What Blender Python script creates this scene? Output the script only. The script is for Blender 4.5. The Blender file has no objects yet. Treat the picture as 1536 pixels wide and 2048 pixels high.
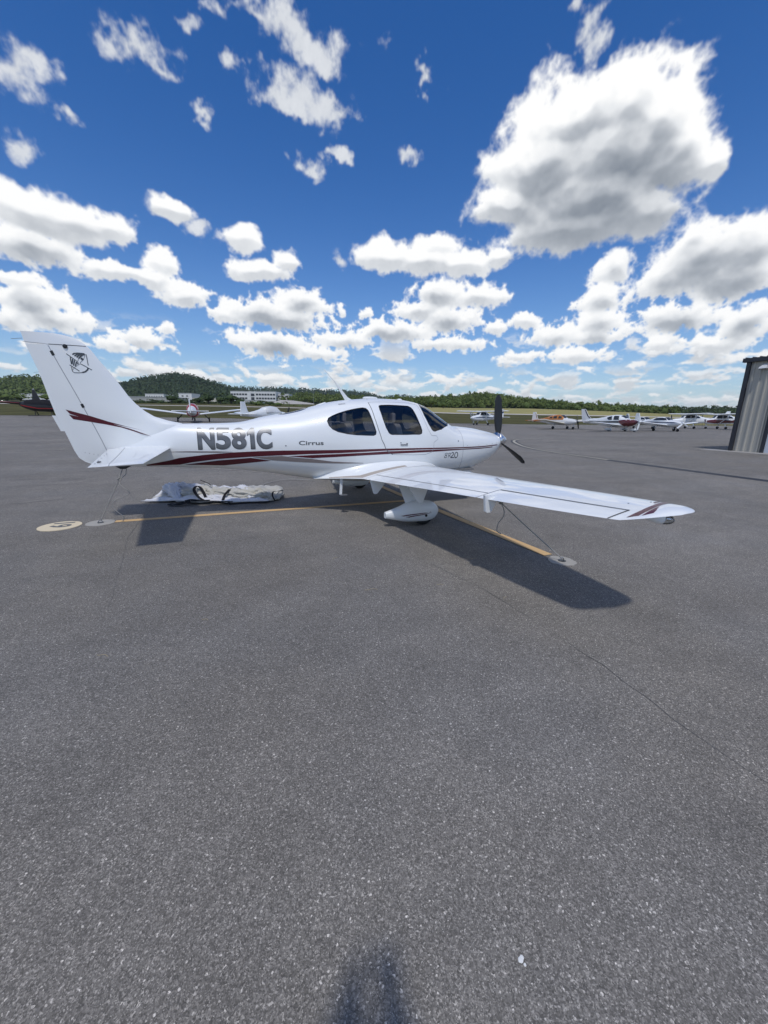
import bpy, bmesh, math, random
import numpy as np
from mathutils import Vector, Matrix
from mathutils.geometry import delaunay_2d_cdt
R = math.radians
rnd = random.Random(7)
S = bpy.context.scene
COL = S.collection

# ------------------------------------------------------------------ camera
CAM = np.array([-5.486, -6.946, 1.655])
YAW, PIT, ROL, FPX = R(21.27), R(13.93), R(0.69), 777.7
_r = np.array([math.cos(YAW), -math.sin(YAW), 0.0]); _f = np.array([math.sin(YAW), math.cos(YAW), 0.0])
FW = _f * math.cos(PIT) + np.array([0, 0, -math.sin(PIT)])
_u = np.array([0, 0, math.cos(PIT)]) + _f * math.sin(PIT)
RT = _r * math.cos(ROL) + _u * math.sin(ROL); UP = _u * math.cos(ROL) - _r * math.sin(ROL)
cd = bpy.data.cameras.new('camera'); cam = bpy.data.objects.new('camera', cd); COL.objects.link(cam)
m = Matrix.Identity(4)
for i in range(3):
    m[i][0], m[i][1], m[i][2], m[i][3] = RT[i], UP[i], -FW[i], CAM[i]
cam.matrix_world = m
cd.sensor_fit = 'VERTICAL'; cd.sensor_height = 36.0; cd.lens = FPX / 2048 * 36.0
cd.clip_start = 0.05; cd.clip_end = 20000
S.camera = cam

def ray(px, py):
    return FW + RT * (px - 768) / FPX - UP * (py - 1024) / FPX
def at(px, py, depth):
    """the point of the place that lies `depth` metres along the view axis at a pixel of the photograph"""
    return CAM + ray(px, py) * depth
def ground_at(px, py, z=0.0):
    d = ray(px, py); return CAM + d * (z - CAM[2]) / d[2]

# ------------------------------------------------------------------ light
SUNV = Vector((-0.205, -0.485, 1.0)).normalized()          # towards the sun
SUN_EL = math.asin(SUNV.z); SUN_AZ = math.atan2(SUNV.x, SUNV.y)
sd = bpy.data.lights.new('sun', 'SUN'); so = bpy.data.objects.new('sun', sd); COL.objects.link(so)
sd.energy = 2.05; sd.angle = R(3.0); sd.color = (1.0, 0.97, 0.93)
so.rotation_euler = SUNV.to_track_quat('Z', 'Y').to_euler()
S.view_settings.view_transform = 'Standard'; S.view_settings.look = 'None'
S.view_settings.exposure = 0.04; S.view_settings.gamma = 1.0; S.view_settings.use_curve_mapping = False

# ------------------------------------------------------------------ sky and clouds
W = bpy.data.worlds.new('World'); S.world = W; W.use_nodes = True
class NG:
    """a little node writer"""
    def __init__(s, nt): s.nt = nt; s.n = nt.nodes; s.l = nt.links
    def put(s, sock, v):
        if hasattr(v, 'is_output'): s.l.new(v, sock)
        elif v is not None: sock.default_value = v
    def m(s, op, a, b=None, c=None, clamp=False):
        n = s.n.new('ShaderNodeMath'); n.operation = op; n.use_clamp = clamp
        for k, v in enumerate((a, b, c)): s.put(n.inputs[k], v)
        return n.outputs[0]
    def v(s, op, a, b=None, c=None, out=0):
        n = s.n.new('ShaderNodeVectorMath'); n.operation = op
        for k, v in enumerate((a, b, c)): s.put(n.inputs[k], v)
        return n.outputs[out]
    def noise(s, vec, scale, detail=4, rough=0.5, dist=0.0, col=False, dims='3D'):
        n = s.n.new('ShaderNodeTexNoise'); n.noise_dimensions = dims
        s.put(n.inputs['Vector'], vec); s.put(n.inputs['Scale'], scale); n.inputs['Detail'].default_value = detail
        n.inputs['Roughness'].default_value = rough; n.inputs['Distortion'].default_value = dist
        return n.outputs['Color' if col else 'Fac']
    def voro(s, vec, scale, feature='F1', rand=1.0):
        n = s.n.new('ShaderNodeTexVoronoi'); n.feature = feature
        s.put(n.inputs['Vector'], vec); n.inputs['Scale'].default_value = scale
        n.inputs['Randomness'].default_value = rand
        return n
    def ramp(s, fac, stops, interp='LINEAR'):
        n = s.n.new('ShaderNodeValToRGB'); s.put(n.inputs[0], fac); e = n.color_ramp.elements
        n.color_ramp.interpolation = interp
        while len(e) < len(stops): e.new(0.5)
        for el, (p, c) in zip(e, stops):
            el.position = p; el.color = (c, c, c, 1) if not hasattr(c, '__len__') else (*c[:3], 1)
        return n.outputs[0]
    def mapr(s, v, a, b, c=0.0, d=1.0, smooth=True):
        n = s.n.new('ShaderNodeMapRange'); n.interpolation_type = 'SMOOTHSTEP' if smooth else 'LINEAR'
        for k, q in enumerate((v, a, b, c, d)): s.put(n.inputs[k], q)
        return n.outputs[0]
    def mix(s, f, a, b, mode='MIX'):
        n = s.n.new('ShaderNodeMix'); n.data_type = 'RGBA'; n.blend_type = mode
        s.put(n.inputs[0], f); s.put(n.inputs[6], a); s.put(n.inputs[7], b)
        return n.outputs[2]
    def xyz(s, x=0.0, y=0.0, z=0.0):
        n = s.n.new('ShaderNodeCombineXYZ')
        for k, q in enumerate((x, y, z)): s.put(n.inputs[k], q)
        return n.outputs[0]
    def sep(s, v):
        n = s.n.new('ShaderNodeSeparateXYZ'); s.put(n.inputs[0], v); return n.outputs

# cumulus seen in the photograph: azimuth, elevation (degrees), half width, half height (degrees)
CLOUDS = [
    (47.1, 30.2, 4.5, 2.9), (51.6, 27.9, 3.1, 3.0), (41.7, 29.8, 5.1, 3.5), (39.5, 26.8, 5.5, 3.7), (47.2, 26.7, 6.8, 4.6),
    (45.3, 23.1, 9.3, 4.3), (35.8, 23.8, 3.8, 2.0), (43.0, 20.6, 7.3, 2.3), (52.7, 24.5, 3.4, 4.3), (51.1, 20.9, 3.2, 2.6),
    (56.2, 23.3, 1.5, 1.7), (56.0, 17.9, 1.5, 1.3), (57.4, 16.1, 5.8, 3.8), (60.7, 16.1, 4.2, 3.7), (53.9, 14.7, 3.2, 2.4),
    (59.6, 13.8, 5.2, 2.5), (48.6, 16.1, 2.5, 2.0), (48.0, 13.4, 3.4, 1.8), (55.5, 10.6, 5.0, 1.9), (61.5, 9.4, 3.1, 2.2),
    (59.4, 7.7, 2.9, 1.3), (-17.3, 18.8, 4.4, 2.5), (-13.7, 18.9, 4.8, 2.6), (-17.8, 15.7, 5.1, 2.0), (-10.9, 19.0, 2.7, 1.8),
    (-11.2, 14.8, 3.2, 1.3), (-6.2, 16.5, 2.3, 1.7), (-7.9, 14.8, 3.5, 1.1), (-18.6, 11.0, 3.8, 1.9), (-16.8, 9.4, 3.8, 1.4),
    (-20.4, 8.9, 2.3, 1.4), (-3.9, 13.5, 3.0, 1.6), (-19.0, 12.7, 2.3, 0.9), (4.1, 16.8, 3.6, 1.4), (8.3, 18.4, 2.1, 1.7),
    (5.9, 17.0, 3.2, 1.6), (3.2, 19.9, 2.3, 1.4), (4.7, 12.5, 6.0, 1.8), (10.2, 14.0, 4.1, 2.1), (7.8, 11.9, 7.5, 1.5),
    (0.4, 11.8, 2.6, 1.0), (15.1, 18.9, 1.2, 1.2), (15.4, 13.4, 1.0, 1.0), (20.7, 19.5, 3.1, 1.8), (26.2, 19.0, 5.5, 1.9),
    (31.4, 18.3, 4.2, 1.6), (27.4, 20.5, 3.0, 1.2), (35.4, 18.6, 1.6, 1.4), (28.3, 15.2, 4.4, 2.1), (33.5, 14.8, 3.7, 1.8),
    (25.8, 13.5, 3.9, 1.4), (29.8, 12.3, 4.8, 1.8), (22.5, 10.9, 7.3, 1.5), (15.7, 9.8, 5.3, 1.2), (31.3, 9.3, 4.3, 0.9),
    (35.7, 11.3, 1.5, 1.1), (28.0, 9.3, 4.0, 0.9), (18.6, 13.2, 1.0, 0.9), (39.4, 11.7, 2.2, 1.1), (43.1, 10.0, 3.5, 1.6),
    (47.8, 11.1, 2.7, 1.7), (47.7, 9.5, 3.8, 1.2), (45.7, 7.5, 3.7, 1.2), (39.2, 7.6, 3.1, 0.9), (55.0, 8.1, 2.3, 1.0),
    (-9.2, 8.3, 3.3, 1.3), (-6.2, 9.9, 1.0, 0.7), (-11.8, 7.5, 1.9, 0.9), (6.4, 8.8, 5.7, 1.8), (2.6, 9.2, 2.4, 1.2),
    (12.2, 7.9, 4.0, 0.9), (43.8, 35.3, 1.5, 1.5), (41.7, 36.4, 1.0, 1.0), (8.8, 37.0, 4.9, 1.4), (4.5, 37.0, 3.0, 0.8),
    (13.2, 36.6, 3.2, 1.2), (-6.0, 33.0, 2.0, 1.2), (-4.5, 32.7, 1.5, 0.9), (11.6, 32.8, 3.4, 1.7), (14.5, 32.3, 2.3, 1.1),
    (9.5, 31.6, 2.0, 1.1), (-16.6, 28.1, 1.8, 1.8), (-15.3, 29.5, 1.8, 0.9), (11.6, 27.2, 1.7, 1.0), (14.4, 28.4, 1.2, 0.6),
    (24.0, 28.5, 1.6, 0.9), (-1.3, 29.7, 0.9, 0.6), (3.3, 33.1, 0.9, 0.7), (-4.6, 21.5, 2.2, 1.1), (-2.1, 20.4, 1.5, 0.7),
    (-17.8, 23.7, 1.1, 0.9), (25.8, 35.2, 0.9, 0.6), (-1.2, 35.4, 0.8, 0.9), (-12.8, 26.8, 0.9, 0.6),
]
NTAB = np.random.RandomState(11)
PERM = np.concatenate([NTAB.permutation(256)] * 3)
GRAD = NTAB.normal(size=(256, 3)).astype(np.float32); GRAD /= np.linalg.norm(GRAD, axis=1, keepdims=True)
def perlin(p):
    """gradient noise at an (n,3) array, about -0.7..0.7"""
    i = np.floor(p).astype(np.int32); f = (p - i).astype(np.float32); i &= 255
    u = f * f * f * (f * (f * 6 - 15) + 10)
    def g(dx, dy, dz):
        h = PERM[PERM[PERM[i[:, 0] + dx] + i[:, 1] + dy] + i[:, 2] + dz]
        q = GRAD[h]
        return q[:, 0]*(f[:, 0]-dx) + q[:, 1]*(f[:, 1]-dy) + q[:, 2]*(f[:, 2]-dz)
    def lx(dy, dz): return g(0, dy, dz)*(1-u[:, 0]) + g(1, dy, dz)*u[:, 0]
    def ly(dz): return lx(0, dz)*(1-u[:, 1]) + lx(1, dz)*u[:, 1]
    return ly(0)*(1-u[:, 2]) + ly(1)*u[:, 2]
def fbm(p, scale, octs, gain=0.5, seed=0.0):
    p = np.asarray(p, np.float32) * scale + seed; a = 1.0; s = 0; t = 0.0
    for _ in range(octs):
        s = s + a * perlin(p); t += a; a *= gain; p = p * 2.03 + 17.3
    return s / t * 1.6
def billow(p, scale, octs, gain=0.5, seed=0.0):
    p = np.asarray(p, np.float32) * scale + seed; a = 1.0; s = 0; t = 0.0
    for _ in range(octs):
        s = s + a * (1 - 2.2*np.abs(perlin(p))); t += a; a *= gain; p = p * 2.07 + 11.9
    return s / t
def sstep(a, b, x):
    t = np.clip((x - a) / (b - a), 0, 1); return t * t * (3 - 2 * t)

def cloud_map(NX=4096, NY=1024):
    """cloud cover and cloud brightness over azimuth (all round) and elevation (0 to 90 degrees)"""
    D = np.zeros((NY, NX), np.float32); B = np.full((NY, NX), 0.8, np.float32)
    azs = (np.arange(NX) + .5) / NX * 2 * np.pi - np.pi; els = (np.arange(NY) + .5) / NY * np.pi / 2
    # all round: noise cumulus at quarter resolution, out-of-view cover raised for white fill light
    A, E = np.meshgrid(azs[::4], els[::4])
    ce = np.cos(E); k = np.sin(E) + .25
    P = np.stack([np.sin(A)*ce/k, np.cos(A)*ce/k, 0*A], -1).reshape(-1, 3)
    n = fbm(P, 1.6, 6, .55).reshape(A.shape); n2 = fbm(P + np.array([-.06, -.10, 0]), 1.6, 4, .55).reshape(A.shape)
    side = sstep(R(50), R(60), np.abs((A - YAW + np.pi) % (2*np.pi) - np.pi)); els_w = np.maximum(side, sstep(R(57), R(65), E))
    d = sstep(-.04, .20, n) * els_w * sstep(0, .1, E); b = .82 + (n - n2) * .5
    D[:] = np.repeat(np.repeat(d, 4, 0), 4, 1); B[:] = np.repeat(np.repeat(b, 4, 0), 4, 1)
    # ahead: the clouds of the list
    x0 = int((YAW - R(62) + np.pi) / (2*np.pi) * NX); x1 = int((YAW + R(62) + np.pi) / (2*np.pi) * NX); y1 = int(R(66) / (np.pi/2) * NY)
    A, E = np.meshgrid(azs[x0:x1], els[:y1]); sh = A.shape
    ce = np.cos(E); dirs = np.stack([np.sin(A)*ce, np.cos(A)*ce, np.sin(E)], -1).reshape(-1, 3).astype(np.float32)
    wt = sstep(.14, .46, E)                                        # far clouds are smaller, so is their noise
    def two(lo, hi, o, seed, gain=.5, f=fbm): return f(dirs, hi, o, gain, seed).reshape(sh)*(1-wt) + f(dirs, lo, o, gain, seed+5).reshape(sh)*wt
    amp = .006 + .055 * np.clip((E - .05) / .75, 0, 1)
    wx = two(9, 26, 5, 3.1, .6) * amp; wy = two(9, 26, 5, 9.7, .6) * amp
    bil = two(11, 30, 7, 1.3, .60, billow)
    wis = fbm(dirs * np.array([1, 1, .8], np.float32), 17, 7, .72, 21.0).reshape(sh)
    big = np.full(sh, 9.0, np.float32); soft = np.zeros(sh, np.float32); thin = np.full(sh, 9.0, np.float32)
    for (a, e, rx, ry) in CLOUDS:
        wisp = (e > 25 and a < 34) or e > 32.5 or rx*ry < 2.2 and e > 18
        sz = .98 if e > 19 else .80
        a, e, rx, ry = R(a), R(e), R(rx)*sz, R(ry)*sz
        m = max(rx, ry) * 2.6 + .14
        c0, c1 = np.searchsorted(A[0], a - m/math.cos(e)), np.searchsorted(A[0], a + m/math.cos(e)); r0, r1 = np.searchsorted(E[:, 0], e - m), np.searchsorted(E[:, 0], e + m)
        if c1 <= c0 or r1 <= r0: continue
        sl = (slice(r0, r1), slice(c0, c1)); kw = 1.7 if wisp else 1.0
        qx = (A[sl] + kw*wx[sl]/ce[sl] - a) * math.cos(e) / rx; qy = (E[sl] + kw*wy[sl] - e) / ry
        qy = np.where(qy < 0, qy * 1.15, qy)                       # flatter undersides
        ln = np.sqrt(qx*qx + qy*qy)
        k_ = .30; tgt = thin if wisp else big
        hh = np.maximum(k_ - np.abs(tgt[sl] - ln), 0) / k_
        tgt[sl] = np.minimum(tgt[sl], ln) - hh*hh*hh*k_/6
        if not wisp: soft[sl] = np.maximum(soft[sl], np.clip(1.3 - ln, 0, 1) * min(1, 14*math.sqrt(rx*ry)))
    body = 1 - big
    fine = two(40, 100, 4, 31.0, .6)
    T = body + (bil - .45) * (1.75 - .85*wt) + fine * (.30 - .10*wt) - .06 + .05*wt
    dens = np.clip(sstep(-.06, .42, T) * 1.12, 0, 1)
    Tw = 1 - thin + wis * 1.7 + .16
    dw = sstep(-.15, 1.0, Tw) * .90
    # relief: light falls from above and from behind the viewer
    st = R(90) / NY
    def blur(v, r):
        for ax in (0, 1):
            c = np.cumsum(np.concatenate([np.repeat(v.take([0], ax), r+1, ax), v, np.repeat(v.take([-1], ax), r, ax)], ax), ax, dtype=np.float64)
            v = (np.take(c, range(2*r+1, c.shape[ax]), ax) - np.take(c, range(0, c.shape[ax]-2*r-1), ax)) / (2*r+1)
        return v.astype(np.float32)
    def up(v, deg):                                                # what stands that much higher in the sky
        n = int(R(deg) / st); return np.concatenate([v[n:], np.repeat(v[-1:], n, 0)], 0)
    h = np.clip(T, 0, 2)
    h1, h2, h3 = blur(blur(h, 2), 2), blur(blur(h, 6), 6), blur(blur(h, 14), 14)
    rel = sum(np.clip(-np.gradient(q, st, axis=0) * k_, -1, 1) * w_ for q, k_, w_ in ((h1, .02 + .05*wt, .42), (h2, .04 + .10*wt, .55), (h3, .07 + .20*wt, .55*wt)))
    deep = np.clip(body + .25, 0, 1.1) * sstep(-.1, .5, body) * np.clip(soft * 1.6, 0, 1)
    full = blur(blur(deep, 7), 7)*(1-wt) + blur(blur(deep, 34), 34)*wt
    above = (up(full, .9) * (1-wt) + up(full, 3.4) * wt)
    shade = sstep(.10, 1.25 - .40*(1-wt), .66*above + .58*full + .0*bil)
    bright = .92 - (.30 + .12*wt) * shade + .13*rel*(1 - .35*shade) + .06*fine + .10*(bil-.45)
    bw = .80 + .12*wis
    s_ = dw > dens; bright = np.where(s_, bw, bright); dens = np.maximum(dens, dw)
    # rows of small far cumulus above the horizon
    def rows(fx, fy, scale, seed):
        q = np.stack([A, E*fy, np.full_like(A, seed)], -1).reshape(-1, 3)
        n = (.55*fbm(q, scale, 2, .5, seed) + .55*(billow(q, scale*1.7, 5, .55, seed) - .42)).reshape(sh); return n, 0
    la, lg = rows(1, 2.1, 9, 2.0); fa, fg = rows(1, 2.7, 16, 7.0); ga, gg = rows(1, 3.6, 30, 4.0)
    d1 = sstep(.17, .29, la) * sstep(.045, .085, E) * sstep(.20, .13, E)
    d2 = sstep(.10, .25, fa) * sstep(.012, .04, E) * sstep(.120, .08, E) * .92
    d3 = sstep(.03, .28, ga) * sstep(.0, .012, E) * sstep(.06, .035, E) * .8
    b1 = .94 - .20*sstep(.06, .42, up(la, .8)); b2 = .91 - .16*sstep(.02, .36, up(fa, .45)); b3 = .86 - .12*sstep(.0, .3, up(ga, .25))
    for dd, bb in ((d1, b1), (d2, b2), (d3, b3)):
        s_ = dd > dens; bright = np.where(s_, bb, bright); dens = np.maximum(dens, dd)
    fade = 1 - els_front(A, E)
    D[:y1, x0:x1] = np.maximum(D[:y1, x0:x1], dens * fade); B[:y1, x0:x1] = np.where(dens*fade > .02, bright, B[:y1, x0:x1])
    px = np.ones((NY, NX, 4), np.float32); px[..., 0] = D; px[..., 1] = np.clip(B, 0, 1); px[..., 2] = 0
    im = bpy.data.images.new('cloud_cover', NX, NY, alpha=False, float_buffer=True); im.colorspace_settings.name = 'Non-Color'
    im.pixels.foreach_set(px.ravel()); im.update(); im.pack()
    return im
def els_front(A, E):
    side = sstep(R(54), R(61), np.abs((A - YAW + np.pi) % (2*np.pi) - np.pi)); return np.maximum(side, sstep(R(60), R(66), E))

def build_sky():
    g = NG(W.node_tree); g.n.clear()
    out = g.n.new('ShaderNodeOutputWorld')
    sky = g.n.new('ShaderNodeTexSky'); sky.sky_type = 'NISHITA'; sky.sun_disc = False
    sky.sun_elevation = SUN_EL; sky.sun_rotation = SUN_AZ
    sky.altitude = 250; sky.air_density = 1.0; sky.dust_density = 0.0; sky.ozone_density = 4.0
    hs = g.n.new('ShaderNodeHueSaturation'); hs.inputs['Saturation'].default_value = 1.3; hs.inputs['Hue'].default_value = 0.51
    g.l.new(sky.outputs[0], hs.inputs['Color'])
    tc = g.n.new('ShaderNodeTexCoord'); x, y, z = g.sep(tc.outputs['Generated'])
    el = g.m('ARCSINE', z); az = g.m('ARCTAN2', x, y)
    # summer haze low over the horizon
    low = g.m('EXPONENT', g.m('MULTIPLY', g.m('MAXIMUM', el, 0.0), -8.5))
    skc = g.mix(g.m('MULTIPLY', low, 0.85), hs.outputs[0], (3.0, 4.0, 5.2, 1))
    b1 = g.n.new('ShaderNodeBackground'); b1.inputs['Strength'].default_value = SKY_STRENGTH
    g.l.new(skc, b1.inputs['Color'])
    it = g.n.new('ShaderNodeTexImage'); it.image = cloud_map(); it.interpolation = 'Cubic'; it.extension = 'EXTEND'
    g.l.new(g.xyz(g.m('MULTIPLY_ADD', az, 1/(2*math.pi), 0.5), g.m('MULTIPLY', el, 2/math.pi), 0.0), it.inputs['Vector'])
    dn, br, _ = g.sep(it.outputs[0])
    col = g.ramp(br, [(0.0, (.10, .12, .15)), (0.40, (.225, .255, .295)), (0.62, (.44, .47, .51)), (0.85, (.80, .82, .84)), (1.0, (1.0, 1.0, 0.99))])
    b2 = g.n.new('ShaderNodeBackground'); g.l.new(col, b2.inputs['Color']); b2.inputs['Strength'].default_value = 1.02
    mx = g.n.new('ShaderNodeMixShader'); g.l.new(g.m('MULTIPLY', dn, 0.97, clamp=True), mx.inputs[0])
    g.l.new(b1.outputs[0], mx.inputs[1]); g.l.new(b2.outputs[0], mx.inputs[2])
    g.l.new(mx.outputs[0], out.inputs['Surface'])
    W.cycles.sampling_method = 'MANUAL'; W.cycles.sample_map_resolution = 512
SKY_STRENGTH = 0.122
build_sky()

# ------------------------------------------------------------------ materials
MATS = {}
def new_mat(name):
    m = bpy.data.materials.new(name); m.use_nodes = True; g = NG(m.node_tree)
    b = g.n['Principled BSDF']; MATS[name] = m
    return m, g, b
def paint(name, col, rough=0.25, coat=0.0, metal=0.0, var=0.06, scale=6.0, bump=0.0, spec=0.5):
    """a plain finish with a little unevenness of tone and gloss"""
    m, g, b = new_mat(name)
    pos = g.n.new('ShaderNodeNewGeometry').outputs['Position']
    n = g.noise(pos, scale, 5, 0.6)
    lo = tuple(c * (1 - var) for c in col) + (1,); hi = tuple(min(1, c * (1 + var)) for c in col) + (1,)
    g.l.new(g.mix(n, lo, hi), b.inputs['Base Color'])
    if coat: b.inputs['Roughness'].default_value = rough
    else: g.l.new(g.mapr(n, 0.3, 0.7, max(0.02, rough*0.8), min(1, rough*1.2), False), b.inputs['Roughness'])
    b.inputs['Metallic'].default_value = metal; b.inputs['Coat Weight'].default_value = coat
    b.inputs['Coat Roughness'].default_value = 0.03; b.inputs['Specular IOR Level'].default_value = spec
    if bump:
        bp = g.n.new('ShaderNodeBump'); bp.inputs['Strength'].default_value = bump; bp.inputs['Distance'].default_value = 0.02
        g.l.new(g.noise(pos, scale*5, 4, 0.6), bp.inputs['Height']); g.l.new(bp.outputs[0], b.inputs['Normal'])
    return m
WHITE = paint('white_paint', (.81, .825, .815), .38, .7, var=.02, scale=1.2)
WHITE2 = paint('off_white_paint', (.70, .70, .69), .35, .3, var=.05, scale=4)
MAROON = paint('maroon_paint', (.085, .006, .014), .35, .25, var=.05)
TAUPE = paint('taupe_paint', (.24, .205, .195), .35, .4, var=.05)
SILVER = paint('silver_letter', (.23, .24, .245), .35, .4, var=.05)
CHAR = paint('charcoal_letter', (.055, .06, .065), .35, .3, var=.05)
BLACK = paint('black_paint', (.012, .012, .013), .38, .2, var=.1)
RUBBER = paint('rubber', (.016, .016, .017), .75, var=.2, scale=30)
CHROME = paint('polished_metal', (.72, .72, .73), .22, metal=1.0, var=.03)
STEEL = paint('grey_metal', (.32, .32, .33), .4, metal=.8, var=.1)
BEIGE = paint('beige_walkway', (.42, .37, .32), .8, var=.12, scale=40, bump=.3)
SEAMD = paint('dark_seam', (.09, .09, .095), .6)
SEAML = paint('grey_seam', (.36, .37, .39), .6)
LINER = paint('cabin_lining', (.20, .195, .19), .8, var=.1)
SEAT = paint('grey_beige_leather', (.50, .46, .41), .55, var=.08, scale=20)
ROPE = paint('grey_rope', (.34, .33, .31), .85, var=.25, scale=60)
ORANGE = paint('orange_paint', (.48, .17, .02), .35, .4, var=.08)
REDP = paint('red_paint', (.33, .018, .02), .35, .4, var=.08)
BLUEP = paint('navy_paint', (.02, .035, .11), .35, .4, var=.06)
CREAM = paint('cream_paint', (.62, .58, .47), .4, .2, var=.06)
DARKRED = paint('deep_maroon_paint', (.10, .010, .014), .25, .6, var=.05)
def glass_mat(name, tint, refl=1.0, rough=.02):
    m, g, b = new_mat(name); g.n.remove(b); out = g.n['Material Output']
    tr = g.n.new('ShaderNodeBsdfTransparent'); tr.inputs[0].default_value = (*tint, 1)
    gl = g.n.new('ShaderNodeBsdfGlossy'); gl.inputs['Roughness'].default_value = rough
    fr = g.n.new('ShaderNodeFresnel'); fr.inputs[0].default_value = 1.5
    mx = g.n.new('ShaderNodeMixShader'); g.l.new(g.m('MULTIPLY', fr.outputs[0], refl, clamp=True), mx.inputs[0])
    g.l.new(tr.outputs[0], mx.inputs[1]); g.l.new(gl.outputs[0], mx.inputs[2]); g.l.new(mx.outputs[0], out.inputs[0])
    return m
GLASS = glass_mat('tinted_glass', (.56, .57, .58), 1.7)
CLEAR = glass_mat('clear_glass', (.80, .82, .83), 1.4)
def dark_glass():
    m, g, b = new_mat('far_window_glass'); b.inputs['Base Color'].default_value = (.03, .035, .04, 1); b.inputs['Roughness'].default_value = .08
    return m
DGLASS = dark_glass()

# ------------------------------------------------------------------ mesh building
class MB:
    """collects faces and links them as one mesh object"""
    def __init__(s): s.v = []; s.f = []; s.mi = []; s.k = 0
    def mat(s, k): s.k = k; return s
    def add(s, verts, faces):
        o = len(s.v); s.v += [tuple(map(float, p)) for p in verts]
        s.f += [tuple(i + o for i in f) for f in faces]; s.mi += [s.k] * len(faces); return s
    def box(s, c, d, M=None):
        x, y, z = (q / 2 for q in d); P = [Vector((sx*x, sy*y, sz*z)) for sx in (-1, 1) for sy in (-1, 1) for sz in (-1, 1)]
        if M is not None: P = [M @ q for q in P]
        P = [q + Vector(c) for q in P]
        return s.add(P, [(0,1,3,2), (4,6,7,5), (0,4,5,1), (2,3,7,6), (0,2,6,4), (1,5,7,3)])
    def loft(s, rings, cap0=True, cap1=True, closed=True):
        n = len(rings[0]); V = [p for r in rings for p in r]; F = []
        for i in range(len(rings) - 1):
            for j in range(n if closed else n - 1):
                a, b = i*n + j, i*n + (j+1) % n
                F.append((a, b, b + n, a + n))
        if cap0: F.append(tuple(reversed(range(n))))
        if cap1: F.append(tuple(range((len(rings)-1)*n, len(rings)*n)))
        return s.add(V, F)
    def tube(s, pts, r, seg=8, caps=True):
        pts = [Vector(p) for p in pts]; rs = r if hasattr(r, '__len__') else [r] * len(pts); rings = []
        nrm = None
        for i, p in enumerate(pts):
            t = (pts[min(i+1, len(pts)-1)] - pts[max(i-1, 0)]).normalized()
            if nrm is None: nrm = t.orthogonal().normalized()
            nrm = (nrm - t * nrm.dot(t)).normalized(); bn = t.cross(nrm)
            rings.append([p + (nrm*math.cos(a) + bn*math.sin(a)) * rs[i] for a in (2*math.pi*k/seg for k in range(seg))])
        return s.loft(rings, caps, caps)
    def lathe(s, prof, origin, axis, seg=24):
        """prof: (distance along axis, radius)"""
        axis = Vector(axis).normalized(); u = axis.orthogonal().normalized(); w = axis.cross(u); o = Vector(origin)
        return s.loft([[o + axis*a + (u*math.cos(t) + w*math.sin(t))*max(r, 1e-4) for t in (2*math.pi*k/seg for k in range(seg))] for a, r in prof])
    def prism(s, poly, z0, z1, M=None):
        n = len(poly); P = [Vector((x, y, z)) for z in (z0, z1) for x, y in poly]
        if M is not None: P = [M @ q for q in P]
        return s.add(P, [tuple(reversed(range(n))), tuple(range(n, 2*n))] + [(i, (i+1) % n, n + (i+1) % n, n + i) for i in range(n)])
    def build(s, name, mats, parent=None, smooth=False, angle=None, fix=True, bevel=0):
        me = bpy.data.meshes.new(name); me.from_pydata(s.v, [], s.f)
        if not isinstance(mats, (list, tuple)): mats = [mats]
        for q in mats: me.materials.append(q)
        if len(mats) > 1: me.polygons.foreach_set('material_index', s.mi)
        if fix:
            bm = bmesh.new(); bm.from_mesh(me); bmesh.ops.recalc_face_normals(bm, faces=bm.faces)
            if bevel: bmesh.ops.bevel(bm, geom=[e for e in bm.edges if len(e.link_faces) == 2 and e.calc_face_angle(0) > .6], offset=bevel, segments=2, affect='EDGES', profile=.6)
            bm.to_mesh(me); bm.free()
        if smooth:
            me.polygons.foreach_set('use_smooth', [True] * len(me.polygons))
            if angle: me.set_sharp_from_angle(angle=R(angle))
        me.update()
        o = bpy.data.objects.new(name, me); COL.objects.link(o)
        if parent is not None: o.parent = parent
        return o
def tag(o, label=None, cat=None, group=None, kind=None):
    for k, v in (('label', label), ('category', cat), ('group', group), ('kind', kind)):
        if v: o[k] = v
    return o
def empty(name, loc=(0, 0, 0), rz=0.0):
    o = bpy.data.objects.new(name, None); COL.objects.link(o); o.location = loc; o.rotation_euler = (0, 0, rz)
    o.empty_display_size = .2
    return o
def copy_tree(o, parent=None):
    c = o.copy(); COL.objects.link(c)
    if parent is not None: c.parent = parent
    for ch in list(o.children): copy_tree(ch, c)
    return c
def text_mesh(txt, size, shear=0.0, xs=1.0, extra=0.0):
    """flat outlines of a word as triangles in (u, v), origin at its lower left"""
    cu = bpy.data.curves.new('lettering', 'FONT'); cu.body = txt; cu.size = size; cu.shear = shear; cu.offset = extra
    cu.resolution_u = 6; o = bpy.data.objects.new('lettering', cu); COL.objects.link(o)
    dg = bpy.context.evaluated_depsgraph_get(); me = bpy.data.meshes.new_from_object(o.evaluated_get(dg))
    COL.objects.unlink(o); bpy.data.objects.remove(o); bpy.data.curves.remove(cu)
    bm = bmesh.new(); bm.from_mesh(me); bpy.data.meshes.remove(me)
    xs0 = min(v.co.x for v in bm.verts); ys0 = min(v.co.y for v in bm.verts)
    for v in bm.verts: v.co.x = (v.co.x - xs0) * xs; v.co.y -= ys0; v.co.z = 0
    return bm
def poly_bm(poly):
    bm = bmesh.new(); bm.faces.new([bm.verts.new((x, y, 0)) for x, y in poly]); bmesh.ops.triangulate(bm, faces=bm.faces[:]); return bm
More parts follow.
